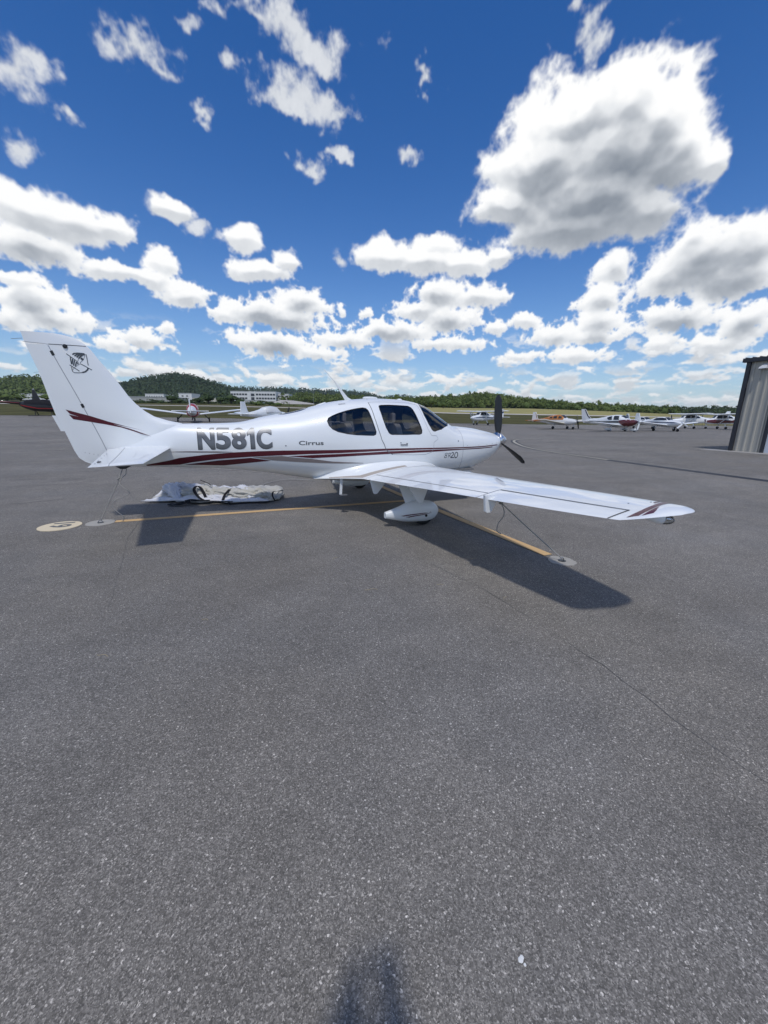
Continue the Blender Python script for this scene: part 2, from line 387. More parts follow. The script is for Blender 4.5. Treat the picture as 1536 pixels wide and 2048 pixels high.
def slice_bm(bm, dx, dy):
    """cuts flat faces along a grid so that they can follow a curved skin"""
    for ax, st in ((0, dx), (1, dy)):
        lo = min(v.co[ax] for v in bm.verts); hi = max(v.co[ax] for v in bm.verts)
        for k in range(math.ceil(lo/st), math.floor(hi/st) + 1):
            co = [0, 0, 0]; no = [0, 0, 0]; co[ax] = k*st; no[ax] = 1
            bmesh.ops.bisect_plane(bm, geom=bm.verts[:] + bm.edges[:] + bm.faces[:], plane_co=co, plane_no=no, dist=1e-5)
    return bm
def skin_bm(bm, fn, name, mat, parent):
    """lays flat (u, v) faces on a skin given as fn(u, v) -> point"""
    for v in bm.verts: v.co = fn(v.co.x, v.co.y)
    me = bpy.data.meshes.new(name); bm.to_mesh(me); bm.free(); me.materials.append(mat)
    me.polygons.foreach_set('use_smooth', [True]*len(me.polygons))
    o = bpy.data.objects.new(name, me); COL.objects.link(o); o.parent = parent
    return o
def ribbon(pts, w):
    """a polygon strip of width w along (u, v) points"""
    P = [np.array(p, float) for p in pts]; L = []; Rr = []
    for i, p in enumerate(P):
        t = P[min(i+1, len(P)-1)] - P[max(i-1, 0)]; t /= np.linalg.norm(t) + 1e-9; n = np.array([-t[1], t[0]])
        L.append(p + n*w/2); Rr.append(p - n*w/2)
    bm = bmesh.new(); a = [bm.verts.new((*p, 0)) for p in L]; b = [bm.verts.new((*p, 0)) for p in Rr]
    for i in range(len(P)-1): bm.faces.new((a[i], a[i+1], b[i+1], b[i]))
    return bm
def dense(pts, st):
    out = []
    for p, q in zip(pts[:-1], pts[1:]):
        p, q = np.array(p, float), np.array(q, float); n = max(1, int(np.linalg.norm(q-p)/st))
        out += [tuple(p + (q-p)*k/n) for k in range(n)]
    return out + [tuple(pts[-1])]

def pchip(xs, ys):
    xs = np.array(xs, float); ys = np.array(ys, float)
    h = np.diff(xs); d = np.diff(ys) / h; m = np.zeros(len(xs))
    for i in range(1, len(xs) - 1):
        if d[i-1] * d[i] > 0:
            w1 = 2*h[i] + h[i-1]; w2 = h[i] + 2*h[i-1]
            m[i] = (w1 + w2) / (w1 / d[i-1] + w2 / d[i])
    m[0], m[-1] = d[0], d[-1]
    def f(x):
        x = np.clip(np.asarray(x, float), xs[0], xs[-1])
        i = np.clip(np.searchsorted(xs, x) - 1, 0, len(xs) - 2)
        t = (x - xs[i]) / h[i]
        return ((2*t**3 - 3*t**2 + 1)*ys[i] + (t**3 - 2*t**2 + t)*h[i]*m[i]
                + (-2*t**3 + 3*t**2)*ys[i+1] + (t**3 - t**2)*h[i]*m[i+1])
    return f
# x, top, bottom, half width, height of the widest line, upper and lower roundness
ST = np.array([
    (-7.20, 1.150, .870, .050, 1.00, 2.0, 2.0),
    (-7.00, 1.230, .858, .082, 1.02, 2.0, 2.0),
    (-6.60, 1.400, .835, .142, 1.07, 1.9, 2.0),
    (-6.20, 1.495, .812, .200, 1.12, 2.0, 2.0),
    (-5.70, 1.504, .775, .262, 1.12, 2.0, 2.1),
    (-5.37, 1.522, .735, .310, 1.12, 2.0, 2.1),
    (-4.96, 1.616, .680, .380, 1.12, 2.0, 2.2),
    (-4.50, 1.700, .600, .470, 1.12, 2.05, 2.3),
    (-4.19, 1.783, .545, .530, 1.13, 2.1, 2.4),
    (-3.79, 1.880, .500, .600, 1.14, 2.15, 2.5),
    (-3.40, 1.929, .475, .645, 1.15, 2.2, 2.6),
    (-3.00, 1.955, .460, .665, 1.15, 2.25, 2.6),
    (-2.55, 1.944, .455, .665, 1.15, 2.25, 2.6),
    (-2.28, 1.909, .460, .655, 1.14, 2.25, 2.6),
    (-2.11, 1.867, .468, .648, 1.13, 2.25, 2.5),
    (-1.76, 1.660, .490, .625, 1.11, 2.25, 2.5),
    (-1.435, 1.478, .525, .600, 1.08, 2.3, 2.4),
    (-1.20, 1.456, .565, .570, 1.07, 2.3, 2.3),
    (-0.94, 1.430, .635, .520, 1.07, 2.2, 2.2),
    (-0.67, 1.382, .725, .440, 1.08, 2.1, 2.1),
    (-0.45, 1.335, .850, .340, 1.11, 2.0, 2.0),
    (-0.33, 1.300, .955, .250, 1.14, 2.0, 2.0),
    (-0.27, 1.265, 1.04, .170, 1.16, 2.0, 2.0)])
class Body:
    """a fuselage skin: x along the body, t from -1 (keel) to 1 (crown), starboard side y < 0"""
    def __init__(s, st):
        st = np.array(st, float); s.x0, s.x1 = st[0, 0], st[-1, 0]
        s.F = [pchip(st[:, 0], st[:, k]) for k in range(1, 7)]
    def pt(s, x, t):
        x = np.asarray(x, float); t = np.asarray(t, float)
        top, bot, w, zc, nu, nl = [f(x) for f in s.F]
        a = np.clip(t, -1, 1) * np.pi / 2
        n = np.where(a >= 0, nu, nl); h = np.where(a >= 0, top - zc, zc - bot)
        y = -w * np.maximum(np.cos(a), 0) ** (2 / n)
        z = zc + h * np.sign(a) * np.abs(np.sin(a)) ** (2 / n)
        return np.stack([x + 0 * t, y, z], -1)
    def t(s, x, z):
        top, bot, w, zc, nu, nl = [f(x) for f in s.F]
        u = np.asarray(z, float) >= zc
        n = np.where(u, nu, nl); h = np.where(u, top - zc, zc - bot)
        q = np.clip(np.abs(z - zc) / h, 0, 1) ** (n / 2)
        return np.where(u, 1, -1) * np.arcsin(q) * 2 / np.pi
    def n(s, x, t):
        e = 2e-3; t2 = np.clip(t, -.97, .97); xx = np.clip(x, s.x0 + e, s.x1 - e)
        du = s.pt(xx + e, t2) - s.pt(xx - e, t2); dv = s.pt(xx, t2 + e) - s.pt(xx, t2 - e)
        n = np.cross(du, dv); n /= np.linalg.norm(n, axis=-1, keepdims=True) + 1e-12
        return n * np.sign(-n[..., 1:2] + 1e-9) if n.ndim > 1 else n * (1 if n[1] < 0 else -1)
    def side(s, x, z, off=0.0, port=False):
        t = float(s.t(x, z)); p = s.pt(x, t) + s.n(x, t) * off
        return Vector((p[0], -p[1] if port else p[1], p[2]))

# ================================================================== ground
def asphalt_mat():
    m, g, b = new_mat('asphalt'); pos = g.n.new('ShaderNodeNewGeometry').outputs['Position']
    vo = g.voro(pos, 150.0); cell = g.sep(vo.outputs['Color'])[0]
    vo2 = g.voro(pos, 270.0); cell2 = g.sep(vo2.outputs['Color'])[1]
    stone = g.ramp(cell, [(0, .065), (.40, .105), (.66, .145), (.84, .195), (.95, .27), (.985, .42), (1, .60)])
    fine = g.ramp(cell2, [(0, .07), (.55, .13), (.85, .20), (1, .34)])
    n0 = g.noise(pos, 120, 2, .6)
    c = g.mix(g.mapr(n0, .38, .62), stone, fine)
    big = g.noise(pos, .22, 6, .62, .6); mid = g.noise(pos, 2.3, 5, .65, .3)
    f = g.m('MULTIPLY', g.mapr(big, .25, .75, .82, 1.16, False), g.mapr(mid, .25, .75, .86, 1.14, False))
    # long streaks left by sweeping and tyres
    st = g.noise(g.v('MULTIPLY', pos, (.05, .9, 1)), 1.0, 4, .6, .4); f = g.m('MULTIPLY', f, g.mapr(st, .3, .7, .92, 1.08, False))
    mul = g.mix(1.0, c, g.xyz(f, f, f), 'MULTIPLY')
    warm = g.mix(g.mapr(g.noise(pos, .6, 4), .35, .7), (1.36, 1.24, 1.07, 1), (1.32, 1.23, 1.10, 1))
    mul = g.mix(1.0, mul, warm, 'MULTIPLY')
    # tyre marks swept across the ramp, patches of newer binder
    tm = g.noise(g.v('MULTIPLY', g.v('ADD', pos, g.v('MULTIPLY', g.noise(pos, .15, 2, .5, 0, True), (0, 5, 0))), (.02, 2.2, 1)), 1.0, 3, .55)
    k2 = g.mapr(tm, .60, .74, 1.0, .84); k3 = g.mapr(g.noise(pos, .09, 3, .5, .8), .52, .58, 1.03, .97)
    kk = g.m('MULTIPLY', k2, k3); mul = g.mix(1.0, mul, g.xyz(kk, kk, kk), 'MULTIPLY')
    # oil spots
    ov = g.noise(pos, .9, 3, .5); mul = g.mix(g.mapr(ov, .645, .76, 0, .22), mul, (.03, .03, .032, 1))
    g.l.new(mul, b.inputs['Base Color']); b.inputs['Roughness'].default_value = .88; b.inputs['Specular IOR Level'].default_value = .35
    bp = g.n.new('ShaderNodeBump'); bp.inputs['Strength'].default_value = .55; bp.inputs['Distance'].default_value = .0025
    g.l.new(g.m('MULTIPLY_ADD', cell, .5, vo.outputs['Distance']), bp.inputs['Height']); g.l.new(bp.outputs[0], b.inputs['Normal'])
    return m
ASPH = asphalt_mat()
TX = [-400,0,110,300,450,560,750,900,1050,1200,1350,1480,1900]
T_A = ([52,52,52,52,55,58,66,75,80,85,88,90,95], [829,830,831,834,836,839,843,846,848,849,850,851,855])
T_R = ([170]*13, [806,808,809,811.5,813.5,816,821,827,829.5,832,835,837.5,842])
T_F = ([300]*13, [800,802,803,806,807,809,812,817,818,823,829,832,838])
def horizon(px): return 831.07 + (px - 768)*math.tan(ROL)
def col_px(az):
    a = (az - YAW + math.pi) % (2*math.pi) - math.pi
    if abs(a) > R(56): return (-400 if a < 0 else 1900)
    return max(-400, min(1900, 768 + FPX*math.tan(a)*1.03))
def profile(px):
    """heights of the ground along one direction: (depth, z) pairs"""
    out = [(0, 0), (20, 0)]
    for D, Y in (T_A, T_R, T_F):
        d = float(np.interp(px, TX, D)); y = float(np.interp(px, TX, Y)); out.append((d, CAM[2] + (horizon(px) - y)*d/FPX))
    d, z = out[-1]; out.append((600, z + 3)); out.append((2600, z + 6))
    return out
def rfac(az): return 1/max(math.cos(min(R(56), abs((az - YAW + math.pi) % (2*math.pi) - math.pi))), .5)
def ground_z(x, y):
    dx, dy = x - CAM[0], y - CAM[1]; az = math.atan2(dx, dy); P = profile(col_px(az)); d = math.hypot(dx, dy)/rfac(az)
    return float(np.interp(d, [p[0] for p in P], [p[1] for p in P]))
def band(name, mat, k0, k1, rows, lift=0.0, tone=None, kind='structure'):
    """a sheet of ground between two profile marks, all round the camera"""
    n = 220; V = []; F = []; T = []
    azs = [YAW - math.pi + 2*math.pi*i/n for i in range(n)]
    ds = {}
    for i, az in enumerate(azs):
        px = col_px(az); P = profile(px); d0 = P[k0][0] if isinstance(k0, int) else P[k0[0]][0] + k0[1]; d1 = P[k1][0] if isinstance(k1, int) else P[k1[0]][0] + k1[1]
        for r in range(rows + 1):
            u = r/rows; d = d0 + (d1-d0)*u if d1 < 1000 else d0*(d1/d0)**u
            z = float(np.interp(d, [p[0] for p in P], [p[1] for p in P])) + lift
            rr = d*rfac(az); V.append((CAM[0] + math.sin(az)*rr, CAM[1] + math.cos(az)*rr, z)); T.append(tone(px, u) if tone else 0)
    for i in range(n):
        for r in range(rows):
            a = i*(rows+1) + r; b_ = ((i+1) % n)*(rows+1) + r; F.append((a, a+1, b_+1, b_))
    b = MB(); b.add(V, F); o = b.build(name, mat, smooth=True, fix=False)
    if o.data.polygons[0].normal.z < 0: o.data.flip_normals()
    if tone:
        at_ = o.data.attributes.new('tone', 'FLOAT', 'POINT'); at_.data.foreach_set('value', T)
    return tag(o, kind=kind)
# the apron: flat round the parked airplane, rising gently far left
b = MB(); n = 220; V = [(CAM[0], CAM[1], 0)]; F = []
azs = [YAW - math.pi + 2*math.pi*i/n for i in range(n)]; rows = [4, 10, 16, 20, 24, 28, 32, 36, 40, 44, 48, 999]
for az in azs:
    P = profile(col_px(az)); e = P[2][0]
    for d in rows:
        d = min(d, e); rr = d*rfac(az); V.append((CAM[0] + math.sin(az)*rr, CAM[1] + math.cos(az)*rr, float(np.interp(d, [p[0] for p in P], [p[1] for p in P]))))
m_ = len(rows)
for i in range(n):
    j = (i+1) % n; F.append((0, 1+j*m_, 1+i*m_))
    for r in range(m_-1): F.append((1+i*m_+r, 1+j*m_+r, 1+j*m_+r+1, 1+i*m_+r+1))
b.add(V, F); ap = b.build('apron', ASPH, smooth=True, fix=False)
if ap.data.polygons[0].normal.z < 0: ap.data.flip_normals()
tag(ap, kind='structure')
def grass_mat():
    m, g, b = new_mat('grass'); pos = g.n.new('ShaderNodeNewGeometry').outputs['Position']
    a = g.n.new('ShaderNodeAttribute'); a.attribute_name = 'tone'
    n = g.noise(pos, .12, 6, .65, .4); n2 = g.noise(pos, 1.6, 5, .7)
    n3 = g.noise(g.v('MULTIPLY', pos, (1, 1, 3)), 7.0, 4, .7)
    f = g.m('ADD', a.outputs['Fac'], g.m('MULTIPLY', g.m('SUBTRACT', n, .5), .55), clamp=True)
    green = g.mix(n2, (.042, .046, .016, 1), (.095, .088, .034, 1)); dry = g.mix(n2, (.25, .235, .075, 1), (.44, .38, .17, 1))  # the dark green end also stands in for cloud-shadowed grass
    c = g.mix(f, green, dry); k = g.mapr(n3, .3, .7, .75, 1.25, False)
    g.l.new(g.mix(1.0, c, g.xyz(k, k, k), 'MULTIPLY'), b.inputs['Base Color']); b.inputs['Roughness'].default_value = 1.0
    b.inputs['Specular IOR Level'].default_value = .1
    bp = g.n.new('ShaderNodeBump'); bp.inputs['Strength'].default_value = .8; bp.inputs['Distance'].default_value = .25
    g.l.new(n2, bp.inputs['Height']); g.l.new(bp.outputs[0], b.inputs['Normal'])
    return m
GRASS = grass_mat()
def cloud_shade_tone(px, u):
    k = sst((px - 1190)/90); return .06 + .75*k*sst((u - .02)/.10)  # cloud shadow over the verge is put into its darker tone
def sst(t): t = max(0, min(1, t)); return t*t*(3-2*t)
band('grass_verge', GRASS, 2, 3, 14, 0, cloud_shade_tone)
band('field', GRASS, 3, 4, 14, 0, lambda px, u: .10 + .82*sst((px - 620)/200)*(1 - .25*sst((px-1250)/150)))  # pale hay to the right, cloud shadow coloured in on the left
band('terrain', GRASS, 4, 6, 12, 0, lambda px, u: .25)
CONC = paint('runway_concrete', (.52, .47, .40), .9, var=.12, scale=.8)
band('runway', CONC, (3, -7), (3, 7), 2, .05)

# ------------------------------------------------------------------ marks on the apron
def worn(name, col, wear, under=(.10, .10, .10)):
    m, g, b = new_mat(name); pos = g.n.new('ShaderNodeNewGeometry').outputs['Position']
    n = g.noise(pos, 14, 6, .7); n2 = g.noise(pos, 90, 3, .6)
    c = g.mix(n2, tuple(q*.8 for q in col) + (1,), tuple(min(1, q*1.15) for q in col) + (1,))
    g.l.new(g.mix(g.mapr(n, wear, wear + .12), c, (*under, 1)), b.inputs['Base Color']); b.inputs['Roughness'].default_value = .85
    return m
LINE = worn('yellow_line_paint', (.66, .43, .20), .60); LINE2 = worn('faded_taxi_paint', (.46, .42, .33), .52); TAR = paint('tar', (.030, .030, .031), .6, var=.3); CRACK = paint('crack_dirt', (.095, .093, .090), .95, var=.35, scale=30)
CONCD = paint('anchor_concrete', (.38, .36, .32), .9, var=.2, scale=25, bump=.2); DISC = worn('cream_disc_paint', (.74, .62, .42), .62, (.35, .29, .2))
def sheet(pts, w, name, mat, z=.004, jit=0.0, kind='structure'):
    b = MB(); L = []; rs = random.Random(len(pts)*7 + int(abs(pts[0][0])*10))
    P = dense(pts, .12 if jit else 1.0); V = []
    for i, p in enumerate(P):
        q, r_ = np.array(P[max(0, i-1)]), np.array(P[min(len(P)-1, i+1)]); t = (r_-q)/(np.linalg.norm(r_-q)+1e-9); nrm = np.array([-t[1], t[0]])
        c = np.array(p) + nrm*rs.gauss(0, jit); ww = w*(1 + (rs.random()-.5)*(1.2 if jit else 0))
        for sgn in (1, -1):
            x, y = c + nrm*sgn*ww/2; V.append((x, y, ground_z(x, y) + z))
    b.add(V, [(2*i, 2*i+1, 2*i+3, 2*i+2) for i in range(len(P)-1)])
    o = b.build(name, mat, fix=False)
    if o.data.polygons[0].normal.z < 0: o.data.flip_normals()
    return tag(o, kind=kind)
sheet([(-7.27, .02), (-2.16, 0.0)], .125, 'tie_down_line', LINE)
sheet([(-1.94, -3.45), (-2.18, .55), (-2.28, 3.4)], .135, 'tie_down_line', LINE, .008)
tx = [(17.6, 17.9), (15.9, 17.35), (14.5, 16.8), (13.35, 15.95), (12.3, 14.7), (11.2, 13.0), (10.25, 11.3), (9.6, 9.6), (9.25, 7.9), (9.0, 6.2), (8.78, 4.6), (8.6, 2.0), (8.46, -.8), (8.3, -5.5), (8.1, -12)]
def smooth_line(P, n=6):
    out = []
    for i in range(len(P)-1):
        p0, p1, p2, p3 = (np.array(P[max(0, min(len(P)-1, k))], float) for k in (i-1, i, i+1, i+2))
        for k in range(n):
            t = k/n; out.append(tuple(.5*((2*p1) + (p2-p0)*t + (2*p0-5*p1+4*p2-p3)*t*t + (3*p1-p0-3*p2+p3)*t**3)))
    return out + [P[-1]]
sheet(smooth_line(tx), .42, 'taxi_line_border', TAR, .004)
sheet(smooth_line(tx[:11]), .17, 'taxi_line', LINE2, .008)
for P, w, j in (([(-3.45,-3.2),(-3.27,-4.02),(-3.22,-4.82),(-3.23,-5.3),(-3.24,-5.65),(-3.27,-5.96),(-3.25,-6.3),(-3.2,-7.5)], .011, .008),
                ([(-6.9,-1.0),(-6.75,-2.0),(-6.60,-3.2)], .006, .006), ([(-7.1,2.6),(-6.95,.6),(-6.9,-1.0)], .014, .008),
                ([(9.4,8.4),(9.67,3.5),(10.75,.3)], .06, .02), ([(-14,14),(-4,16),(6,15.2),(16,13)], .07, .03), ([(-20,24),(0,27),(20,23)], .09, .04), ([(-18,5),(-12,5.4),(-9,5.1)], .03, .02), ([(4,10),(12,6),(19,4.2)], .05, .03), ([(-12,1.2),(-9.2,2.0),(-8.6,2.2)], .02, .015)):
    sheet(P, w*(.36 if w < .02 else 1), 'crack', CRACK, .003, j)
def disc(x, y, r, name, mat, z, jit=0.0):
    b = MB(); rs = random.Random(int(x*100)); b.prism([(x + (r + rs.gauss(0, jit))*math.cos(a), y + (r + rs.gauss(0, jit))*math.sin(a)) for a in (2*math.pi*k/40 for k in range(40))], -.05, z)
    return b.build(name, mat)
NUM = disc(-7.96, -.03, .265, 'number_disc', DISC, .008)
tag(NUM, 'round cream disc with black figures 19 set in the asphalt behind the tail', 'ground marker')
bm = text_mesh('19', .36, 0, .95, .010)
for v in bm.verts: v.co = Vector((-8.09 + v.co.y, .15 - v.co.x, .0105))
me = bpy.data.meshes.new('figures'); bm.to_mesh(me); bm.free(); me.materials.append(BLACK); o = bpy.data.objects.new('figures', me); COL.objects.link(o); o.parent = NUM
for (x, y, r, lb) in ((-7.46, 0, .19, 'round concrete tie-down anchor beside the cream number disc under the tail'), (-1.93, -3.66, .155, 'round concrete tie-down anchor at the near end of the yellow line under the wing'), (-2.32, 3.55, .16, 'round concrete tie-down anchor at the far end of the yellow line beyond the airplane')):
    a = disc(x, y, r, 'tie_down_anchor', CONCD, .006, .006); tag(a, lb, 'tie-down anchor', 'tie-down anchors let into the apron')
    MB().lathe([(0,.045),(.004,.045),(.005,0)], (x, y, .0065), (0, 0, 1), 18).build('recess', BLACK, a)
    MB().tube([(x + .03*math.cos(t), y + .005, .012 + .03*math.sin(t)) for t in (math.pi*k/8 for k in range(9))], .006, 8).build('ring', STEEL, a)
# a bird dropping and a few dry grass blades and leaves near the camera
bird = MB(); rs = random.Random(4)
for k in range(5):
    a = rs.random()*6.28; d = rs.random()*.012 if k else 0; r0 = .0085 if k == 0 else .004 + rs.random()*.003
    bird.lathe([(0, r0), (.002, r0*.85), (.003, 0)], (-4.763 + d*math.cos(a)*1.6, -6.318 + d*math.sin(a)*1.6, .002), (0, 0, 1), 9)
tag(bird.build('bird_dropping', paint('bird_lime', (.75, .74, .70), .9)), 'white bird dropping on the bare asphalt near the camera', 'dropping')
STRAW = paint('dry_straw', (.40, .33, .20), .9)
for i, (px, py, ln) in enumerate(((948, 1118, .10), (670, 1117, .10), (742, 1180, .13), (205, 1312, .09), (880, 1170, .07), (410, 1240, .06), (1010, 1196, .06))):
    p = ground_at(px, py); a = rs.random()*3.1; P = [(p[0] + math.cos(a)*ln*(u-.5), p[1] + math.sin(a)*ln*(u-.5) + .01*math.sin(u*6), .004 + .006*math.sin(u*3.1)) for u in (k/6 for k in range(7))]
    pl = ('beside the wing shadow edge', 'left of the wheel fairing shadow', 'on open asphalt below the wheel', 'on the left side of the apron', 'inside the wing shadow', 'left of centre on bare asphalt', 'in the middle of the wing shadow')[i]
    tag(MB().tube(P, .0018, 5).build('straw', STRAW), 'thin pale dry straw lying ' + pl, 'straw', 'bits of straw on the apron')

# ================================================================== the parked airplane
BODY = Body(ST)
plane = empty('airplane')
tag(plane, 'large white low-wing airplane with maroon stripes and N581C on its side, parked in front', 'airplane')

def bx(x, z): return (x, float(BODY.t(x, z)))
# outlines in (x, t)
rear_win = [bx(*p) for p in [(-3.987,1.557),(-3.965,1.601),(-3.901,1.638),(-3.789,1.683),(-3.629,1.730),(-3.468,1.765),(-3.360,1.780),(-3.310,1.772),(-3.283,1.745),(-3.267,1.700),(-3.250,1.623),(-3.222,1.504),(-3.190,1.385),(-3.197,1.345),(-3.235,1.328),(-3.378,1.331),(-3.532,1.338),(-3.683,1.355),(-3.830,1.386),(-3.915,1.427),(-3.967,1.485)]]
door_win = [bx(*p) for p in [(-3.067,1.807),(-3.050,1.822),(-3.015,1.829),(-2.859,1.835),(-2.615,1.829),(-2.500,1.822),(-2.455,1.800),(-2.435,1.765),(-2.418,1.709),(-2.375,1.569),(-2.325,1.413),(-2.329,1.366),(-2.345,1.350),(-2.380,1.341),(-2.631,1.339),(-2.900,1.342),(-2.935,1.350),(-2.962,1.372),(-3.008,1.460),(-3.046,1.595),(-3.070,1.746)]]
ws = [(-2.150, 1.0), (-2.175, .93)] + [bx(*p) for p in [(-2.235,1.835),(-2.240,1.760),(-2.228,1.660),(-2.175,1.522),(-2.118,1.425),(-2.095,1.400),(-2.055,1.391),(-1.909,1.424),(-1.730,1.485)]] + [(-1.60, .80), (-1.50, .92), (-1.465, 1.0)]
top_win = [(-4.740, 1.0), (-4.735, .93), (-4.70, .87), (-4.64, .83), (-4.36, .83), (-4.28, .86), (-4.225, .93), (-4.215, 1.0)]
door = [bx(*p) for p in [(-3.228,1.870),(-3.215,1.774),(-3.192,1.609),(-3.149,1.430),(-3.092,1.248),(-3.025,1.109),(-2.955,1.029),(-2.886,1.000),(-2.5,.985),(-2.25,.985),(-2.13,1.02),(-2.085,1.085),(-2.084,1.196),(-1.997,1.251),(-2.025,1.311),(-2.131,1.317),(-2.199,1.428),(-2.262,1.600),(-2.285,1.74),(-2.290,1.855)]]
SEAMX = -1.435

def inside(poly, x, y):
    r = False; n = len(poly)
    for i in range(n):
        (x1, y1), (x2, y2) = poly[i], poly[i-1]
        if (y1 > y) != (y2 > y) and x < (x2-x1)*(y-y1)/(y2-y1) + x1: r = not r
    return r
def cut_skin():
    """triangles of the starboard skin, cut exactly along the outlines of windows, door and cowling"""
    polys = [rear_win, door_win, ws, top_win, door]
    K = .5                                                        # scale of t against x
    V = []; E = []
    def chain(pts, closed):
        o = len(V); V.extend(Vector((x, t*K)) for x, t in pts); n = len(pts)
        E.extend((o+i, o+(i+1) % n) for i in range(n if closed else n-1))
    x0, x1 = BODY.x0, BODY.x1
    xs = sorted(list(np.arange(x0, x1, .055)) + [x1, -.30, -.36, -.40, -.50])
    for q in polys:
        open_ = q in (ws, top_win)
        d = dense(q + ([] if open_ else [q[0]]), .035)
        chain(d if open_ else d[:-1], not open_)
    chain([(SEAMX, t) for t in np.linspace(-1, 1, 41)], False)
    for x in xs:
        for t in np.linspace(-1, 1, 45):
            if abs(t) < 1:
                near = any(abs(x-px) < .02 and abs(t-pt)*K < .016 for q in DENSE for px, pt in q) or abs(x-SEAMX) < .02
                if near: continue
            elif abs(x-SEAMX) < .01: continue
            V.append(Vector((x, t*K)))
    for t in (-1, 1):
        pass
    r = delaunay_2d_cdt(V, E, [], 0, 1e-6)
    return [(v.x, max(-1, min(1, v.y/K))) for v in r[0]], r[2]
DENSE = [dense(q, .035) for q in (rear_win, door_win, ws, top_win, door)]
sv, sf = cut_skin()
groups = {k: [] for k in ('fuselage', 'cowling', 'door', 'rear', 'doorwin', 'ws', 'top')}
for f in sf:
    cx = sum(sv[i][0] for i in f)/len(f); ct = sum(sv[i][1] for i in f)/len(f)
    if inside(rear_win, cx, ct): k = 'rear'
    elif inside(door_win, cx, ct): k = 'doorwin'
    elif inside(ws, cx, min(ct, .9999)): k = 'ws'
    elif inside(top_win, cx, min(ct, .9999)): k = 'top'
    elif inside(door, cx, ct): k = 'door'
    elif cx > SEAMX: k = 'cowling'
    else: k = 'fuselage'
    groups[k].append(f)
sx = np.array([p[0] for p in sv]); stt = np.array([p[1] for p in sv])
SP = BODY.pt(sx, stt); SN = BODY.n(sx, stt)
SP[np.abs(stt) > .9999, 1] = 0; SN[np.abs(stt) > .9999, 1] = 0
SN /= np.linalg.norm(SN, axis=1, keepdims=True)
def skin_obj(name, keys, mat, parent, sides, off=0.0, flip=False):
    V = []; N = []; F = []
    for side in sides:
        idx = {}; o_s = -1 if side == 'L' else 1
        for k in keys:
            for f in groups[k]:
                g = []
                for i in f:
                    if i not in idx:
                        idx[i] = len(V); p = SP[i] + SN[i]*off; V.append((p[0], p[1]*o_s, p[2])); N.append((SN[i][0], SN[i][1]*o_s, SN[i][2]))
                    g.append(idx[i])
                a, b, c = (np.array(V[q]) for q in g[:3]); nn = np.cross(b-a, c-a)
                if (nn @ np.array(N[g[0]]) < 0) != flip: g.reverse()
                F.append(g)
    me = bpy.data.meshes.new(name); me.from_pydata(V, [], F); me.materials.append(mat)
    me.polygons.foreach_set('use_smooth', [True]*len(F)); me.update()
    me.normals_split_custom_set_from_vertices([tuple(-np.array(n) if flip else n) for n in N])
    o = bpy.data.objects.new(name, me); COL.objects.link(o); o.parent = parent
    return o
fus_o = skin_obj('fuselage', ['fuselage'], WHITE, plane, 'RL')
cowl = skin_obj('cowling', ['cowling'], WHITE, plane, 'RL')
lin = skin_obj('cabin_lining', ['fuselage', 'door'], LINER, fus_o, 'RL', off=-.035, flip=True)
doors = [skin_obj('door', ['door'], WHITE, plane, s) for s in 'RL']
for s, d in zip('RL', doors): skin_obj('door_window', ['doorwin'], GLASS, d, s, off=-.004)
for s in 'RL': skin_obj('side_window', ['rear'], GLASS, fus_o, s, off=-.004)
skin_obj('windshield', ['ws'], GLASS, plane, 'RL', off=-.003)
skin_obj('rear_window', ['top'], DGLASS, fus_o, 'RL', off=-.003)
# nose face behind the spinner and tail end
b = MB(); ring = [BODY.pt(BODY.x1, t) for t in np.linspace(-1, 1, 24)]
b.add([tuple(p) for p in ring] + [(p[0], -p[1], p[2]) for p in reversed(ring[1:-1])], [tuple(range(46))]); b.build('nose_face', BLACK, cowl)
b = MB(); ring = [BODY.pt(BODY.x0, t) for t in np.linspace(-1, 1, 24)]
b.add([tuple(p) for p in ring] + [(p[0], -p[1], p[2]) for p in reversed(ring[1:-1])], [tuple(range(46))]); b.build('tail_end', WHITE, fus_o)

def skinxz(off): return lambda x, z: BODY.side(x, z, off)
def skinxt(off, port=False):
    def f(x, t):
        t = max(-.999, min(.999, t)); p = BODY.pt(x, t) + BODY.n(x, t)*off
        return Vector((p[0], -p[1] if port else p[1], p[2]))
    return f
def decal(poly, name, mat, parent, off=.002, fn=None):
    return skin_bm(slice_bm(poly_bm(poly), .07, .03), fn or skinxz(off), name, mat, parent)
stripe_main = [(-6.74,.880),(-6.395,.945),(-6.262,.981),(-5.887,1.027),(-5.504,1.058),(-5.113,1.076),(-4.714,1.085),(-3.813,1.092),(-3.0,1.104),(-1.47,1.098),(-1.02,1.103),(-.49,1.119),(-.48,1.103),(-1.02,1.083),(-1.47,1.078),(-2.03,1.077),(-3.0,1.070),(-3.81,1.040),(-4.309,1.026),(-4.818,1.005),(-5.217,.987),(-5.705,.956),(-6.088,.908),(-6.261,.873),(-6.72,.862)]
stripe_low = [(-4.646,.993),(-4.25,1.011),(-3.728,1.028),(-3.0,1.056),(-2.03,1.066),(-1.47,1.067),(-1.0,1.073),(-.66,1.083),(-.655,1.068),(-1.02,1.055),(-1.47,1.051),(-2.08,1.030),(-2.9,1.012),(-3.5,.992),(-4.257,.958)]
diamond = [(-6.206,.870),(-5.638,.845),(-4.905,.920),(-5.218,.970),(-5.707,.932)]
taupe = [(-5.200,.980),(-4.738,.998),(-4.515,.968),(-4.257,.945),(-3.94,.898),(-3.412,.865),(-3.411,.859),(-3.80,.862),(-4.1,.872),(-4.515,.896),(-4.870,.924)]
